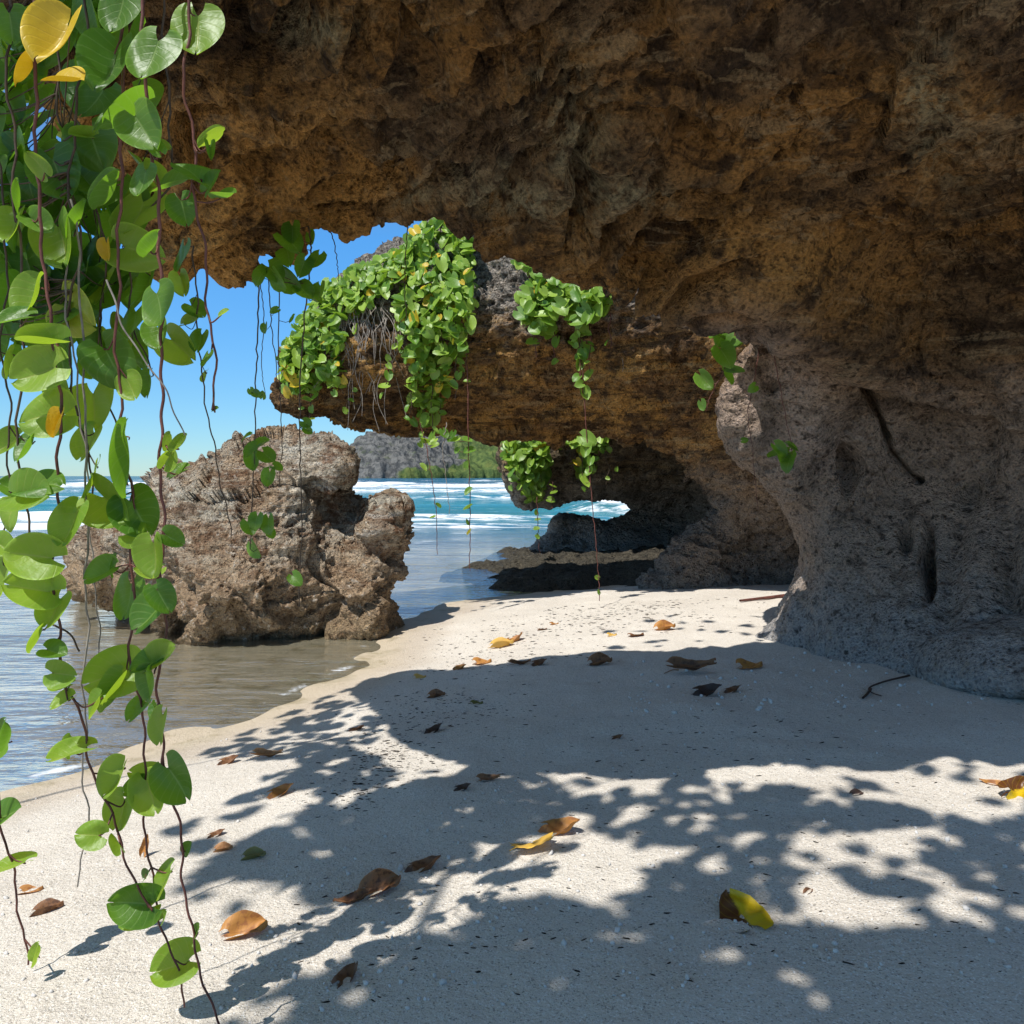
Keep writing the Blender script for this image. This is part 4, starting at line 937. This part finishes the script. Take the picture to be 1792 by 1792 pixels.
# ------------------------------------------------------------------ fallen leaves
def fallen_mesh(kind, var):
    v, f, uv = leaf_geo(13, 15, *[(.35, .8, .14, .02, .75, .6), (.7, .5, .2, .02, .75, -.5), (.2, .3, .14, .03, .9, .3), (1.15, .3, .12, .02, .6, .2), (.18, .3, .08, .03, 1.0, .1)][var], seed=var+20)
    v = v+.045*np.stack([perlin(v*4+var), perlin(v*4+9), 1.6*perlin(v*3.2+5+var)], 1)
    mb = MB(); mb.add(v, f, uv); mb.tube(catmull([(0, .03, .01), (0, -.15, .03), (.06, -.38, .0)], 5), .018, .012, 5)
    me = mb.mesh('fallen_leaf', M[kind], True); return me
_fc = {}
FL = [(1297, 1602, 96, 'fallen_two', 4, 350, 'yellow and dark brown fallen leaf alone on the shaded sand in the foreground'),
 (938, 1484, 72, 'dry_yellow', 4, 75, 'pale yellow fallen leaf lying flat in the lit strip of sand'),
 (985, 1456, 66, 'dry_orange', 0, 100, 'crumpled orange leaf touching the pale yellow leaf'),
 (612, 1580, 62, 'dry', 3, 240, 'rolled brown leaf with a dark open end, in the dappled light'),
 (668, 1556, 70, 'dry', 1, 60, 'long brown leaf lying end to end with the rolled brown one'),
 (745, 1519, 58, 'dry', 0, 80, 'brown leaf with ragged edge above the long brown pair'),
 (606, 1712, 50, 'dry', 0, 30, 'dark brown leaf lying near the bottom of the picture'),
 (432, 1632, 74, 'dry_orange', 1, 75, 'tan orange leaf with a curved stalk between the vines and the shade'),
 (760, 1279, 36, 'dry_dark', 0, 55, 'small black curled leaf alone in the upper part of the wide shade'),
 (472, 1322, 50, 'dry_orange', 3, 90, 'narrow orange rolled leaf near the upper shadow edge'),
 (402, 1332, 32, 'dry', 0, 70, 'small brown curled leaf just left of the narrow orange one'),
 (493, 1389, 42, 'dry_orange', 0, 60, 'rust curled leaf on the bright sand below the narrow orange one'),
 (380, 1461, 28, 'dry', 0, 60, 'small rust leaf right of the vines, upper of a pair'),
 (392, 1487, 32, 'dry_orange', 1, 80, 'small rust leaf right of the vines, lower of a pair'),
 (446, 1500, 40, 'fallen_green', 1, 80, 'olive green leaf at the tip of a leaf shadow'),
 (255, 1496, 36, 'dry_orange', 3, 20, 'brown leaf on the sand seen between two vine stems'),
 (56, 1558, 38, 'dry_orange', 2, 80, 'orange leaf on bright sand at the far left, upper of two'),
 (86, 1593, 48, 'dry', 1, 65, 'brown leaf on bright sand at the far left, lower of two'),
 (857, 1365, 40, 'dry', 3, 80, 'brown rolled leaf in the middle of the shade, right of its smaller twin'),
 (811, 1381, 28, 'dry_dark', 0, 80, 'small dark leaf in the middle of the shade'),
 (1215, 1176, 80, 'dry', 3, 88, 'long dark brown leaf in the shade near the cave wall'),
 (1315, 1168, 42, 'dry_orange', 2, 85, 'flat tan leaf in the shade close to the foot of the wall'),
 (1240, 1216, 46, 'dry_dark', 0, 90, 'crumpled blackish leaf in the shade, the larger of a touching pair'),
 (1283, 1210, 30, 'dry', 0, 80, 'small reddish leaf right beside the crumpled blackish leaf'),
 (880, 1132, 40, 'dry_yellow', 1, 80, 'bright yellow folded leaf on the lit sand'),
 (902, 1121, 34, 'dry_orange', 0, 60, 'brown leaf right behind the bright yellow folded leaf'),
 (1165, 1102, 36, 'dry_orange', 1, 80, 'orange leaf on the lit sand in front of the cave mouth'),
 (1115, 1113, 26, 'dry', 2, 80, 'brown leaf on the lit sand left of the orange one'),
 (1072, 1112, 16, 'dry_yellow', 2, 80, 'tiny yellow leaf on the lit sand'),
 (846, 1160, 30, 'dry_orange', 2, 80, 'tan leaf on lit sand at the edge of the shade'),
 (806, 1170, 22, 'dry_orange', 0, 90, 'small tan leaf at the edge of the shade, left of the tan leaf'),
 (736, 1185, 20, 'dry_yellow', 2, 90, 'small yellow leaf on the curved shadow edge'),
 (912, 1163, 36, 'dry', 3, 90, 'brown leaf right on the shadow edge'),
 (945, 1163, 26, 'dry', 0, 80, 'small brown leaf next to the one on the shadow edge'),
 (1052, 1162, 40, 'dry', 1, 85, 'brown leaf just inside the shade below the lit patch'),
 (1782, 1390, 66, 'fallen_two', 0, 70, 'large brown and yellow leaf cut by the right edge'),
 (1732, 1371, 34, 'dry_orange', 3, 300, 'small orange leaf beside the large one at the right edge'),
 (765, 1218, 30, 'dry', 1, 85, 'brown leaf in the shade amid dark flecks'),
 (836, 1231, 20, 'fallen_green', 2, 75, 'little olive leaf in the upper shade'),
 (626, 1275, 24, 'dry', 0, 85, 'little brown leaf in the shade near its left tip'),
 (1081, 1292, 20, 'dry', 0, 80, 'little reddish leaf alone in the wide shade'),
 (1500, 1390, 22, 'dry_dark', 1, 90, 'little dark leaf in the dappled light on the right'),
 (1415, 1560, 20, 'dry', 1, 60, 'little red brown leaf near the dappled patch'),
 (950, 1102, 16, 'dry', 2, 80, 'tiny brown leaf on lit sand beyond the yellow leaf'),
 (971, 1092, 14, 'dry_orange', 2, 80, 'tiny orange leaf farthest up the lit sand')]
for (px, py, sz, mk, var, ang, lab) in FL:
    g = ground(px, py); L = sz/F*g[1]*.82
    if (mk, var) not in _fc: _fc[(mk, var)] = fallen_mesh(mk, var)
    o = obj('fallen_leaf', _fc[(mk, var)]); a = math.radians(ang)
    tip = np.array([math.sin(a), math.cos(a)*1.0, .12])
    R = frame(tip, np.array([rng.normal(0, .2), -.25+rng.normal(0, .2), 1.]))
    if lab.startswith('brown leaf on the sand seen'): R = frame(np.array([.15, .1, 1.]), np.array([.2, -1, .3]))
    vs = np.empty(len(_fc[(mk, var)].vertices)*3, np.float32); _fc[(mk, var)].vertices.foreach_get('co', vs)
    vz = (vs.reshape(-1, 3)*L @ R.T)[:, 2].min()
    loc = np.array([g[0], g[1], g[2]-vz-.006])-R[:, 1]*L*.45*np.array([1, 1, 0])
    o.matrix_world = Matrix.Translation(Vector(loc)) @ Matrix(R.tolist()).to_4x4() @ Matrix.Diagonal((L, L, L, 1))
    tag(o, lab, 'leaf', 'fallen leaves on the sand')
# a twig
mb = MB(); tp = [ground(*q) for q in ((1592, 1186), (1550, 1196), (1522, 1207), (1525, 1216), (1542, 1222))]
mb.tube(catmull([t+np.array([0, 0, .012]) for t in tp], 6), .006, .003, 5)
tp = [ground(*q) for q in ((1524, 1209), (1518, 1218), (1510, 1225))]; mb.tube([t+np.array([0, 0, .01]) for t in tp], .008, .006, 5)
tag(obj('twig', mb.mesh('twig', M['dry_dark'])), 'thin dark forked twig on the sand below the low rock', 'twig')
mb = MB(); tp = [ground(*q) for q in ((1375, 1046), (1340, 1050), (1295, 1055))]
mb.tube(catmull([t+np.array([0, 0, .02]) for t in tp], 6), .02, .012, 6)
tag(obj('stick', mb.mesh('stick', M['stem_red'])), 'reddish stick lying at the back of the lit sand by the pale foot', 'stick')

# ------------------------------------------------------------------ flecks and coral bits
ico_v = np.array([(0, 0, 1), (.9, 0, .45), (.28, .85, .45), (-.72, .53, .45), (-.72, -.53, .45), (.28, -.85, .45), (.72, .53, -.45), (-.28, .85, -.45), (-.9, 0, -.45), (-.28, -.85, -.45), (.72, -.53, -.45), (0, 0, -1)])
ico_f = np.array([(0, 1, 2), (0, 2, 3), (0, 3, 4), (0, 4, 5), (0, 5, 1), (1, 6, 2), (2, 7, 3), (3, 8, 4), (4, 9, 5), (5, 10, 1), (2, 6, 7), (3, 7, 8), (4, 8, 9), (5, 9, 10), (1, 10, 6), (6, 11, 7), (7, 11, 8), (8, 11, 9), (9, 11, 10), (10, 11, 6)])
def bits(name, spots, m, kind):
    mb = MB()
    for (x, y, z, s, fl) in spots:
        A = rng.normal(0, 1, (3, 3)); Q, _ = np.linalg.qr(A)
        v = ico_v*(1+rng.normal(0, .18, (12, 1)))*np.array([1, rng.uniform(.5, 1), rng.uniform(.45, .9)]) @ Q.T*s
        if fl: a = rng.uniform(-.7, .7); v = ico_v*np.array([1.8, .6, .25])*s*(1+rng.normal(0, .25, (12, 1))); v = v @ np.array([[math.cos(a), math.sin(a), 0], [-math.sin(a), math.cos(a), 0], [0, 0, 1]])
        mb.add(v+np.array([x, y, z+s*(.1 if fl else .25)]), ico_f)
    o = obj(name, mb.mesh(name, m)); return o
sp = []
def scat(n, x0, x1, y0, y1, s0, s1, fl, clump=None):
    for _ in range(n):
        if clump: px, py = clump[0]+rng.normal(0, clump[2]), clump[1]+rng.normal(0, clump[3])
        else: px, py = rng.uniform(x0, x1), rng.uniform(y0, y1)
        if py < 1045: continue
        d = (H-.25)*F/(py-HY); x = (px-CX)/F*d
        if shore(x, d) < .15: continue
        sp.append((x, d, s0+(s1-s0)*rng.random()**3, fl))
def fin():
    a = np.array([(x, y) for x, y, _, _ in sp]); z = sand_z(a[:, 0], a[:, 1]); r = [(x, y, zz, s, f) for (x, y, s, f), zz in zip(sp, z)]; sp.clear(); return r
scat(1100, -50, 1850, 1170, 1800, .0018, .008, False); scat(160, 400, 1850, 1500, 1800, .002, .011, False); scat(26, 400, 1850, 1450, 1790, .008, .016, False)
scat(300, 1100, 1800, 1150, 1260, .004, .018, False)
tag(bits('coral_gravel', fin(), M['pebble'], 0), 'pale coral bits scattered over the sand', 'gravel', kind='stuff')
scat(700, 0, 0, 0, 0, .003, .014, True, (1080, 1068, 110, 16)); scat(420, 0, 0, 0, 0, .003, .012, True, (880, 1100, 90, 28)); scat(420, 0, 0, 0, 0, .002, .009, True, (760, 1215, 70, 22))
scat(420, 0, 0, 0, 0, .002, .009, True, (680, 1300, 40, 24)); scat(90, 0, 0, 0, 0, .003, .010, True, (620, 1370, 40, 22)); scat(900, 500, 1800, 1180, 1780, .0015, .006, True)
scat(160, 0, 0, 0, 0, .003, .009, True, (1250, 1300, 220, 40)); scat(100, 350, 900, 1060, 1200, .003, .008, True)
tag(bits('seaweed_flecks', fin(), M['debris'], 0), 'dark flecks of dry seaweed strewn over the sand', 'debris', kind='stuff')
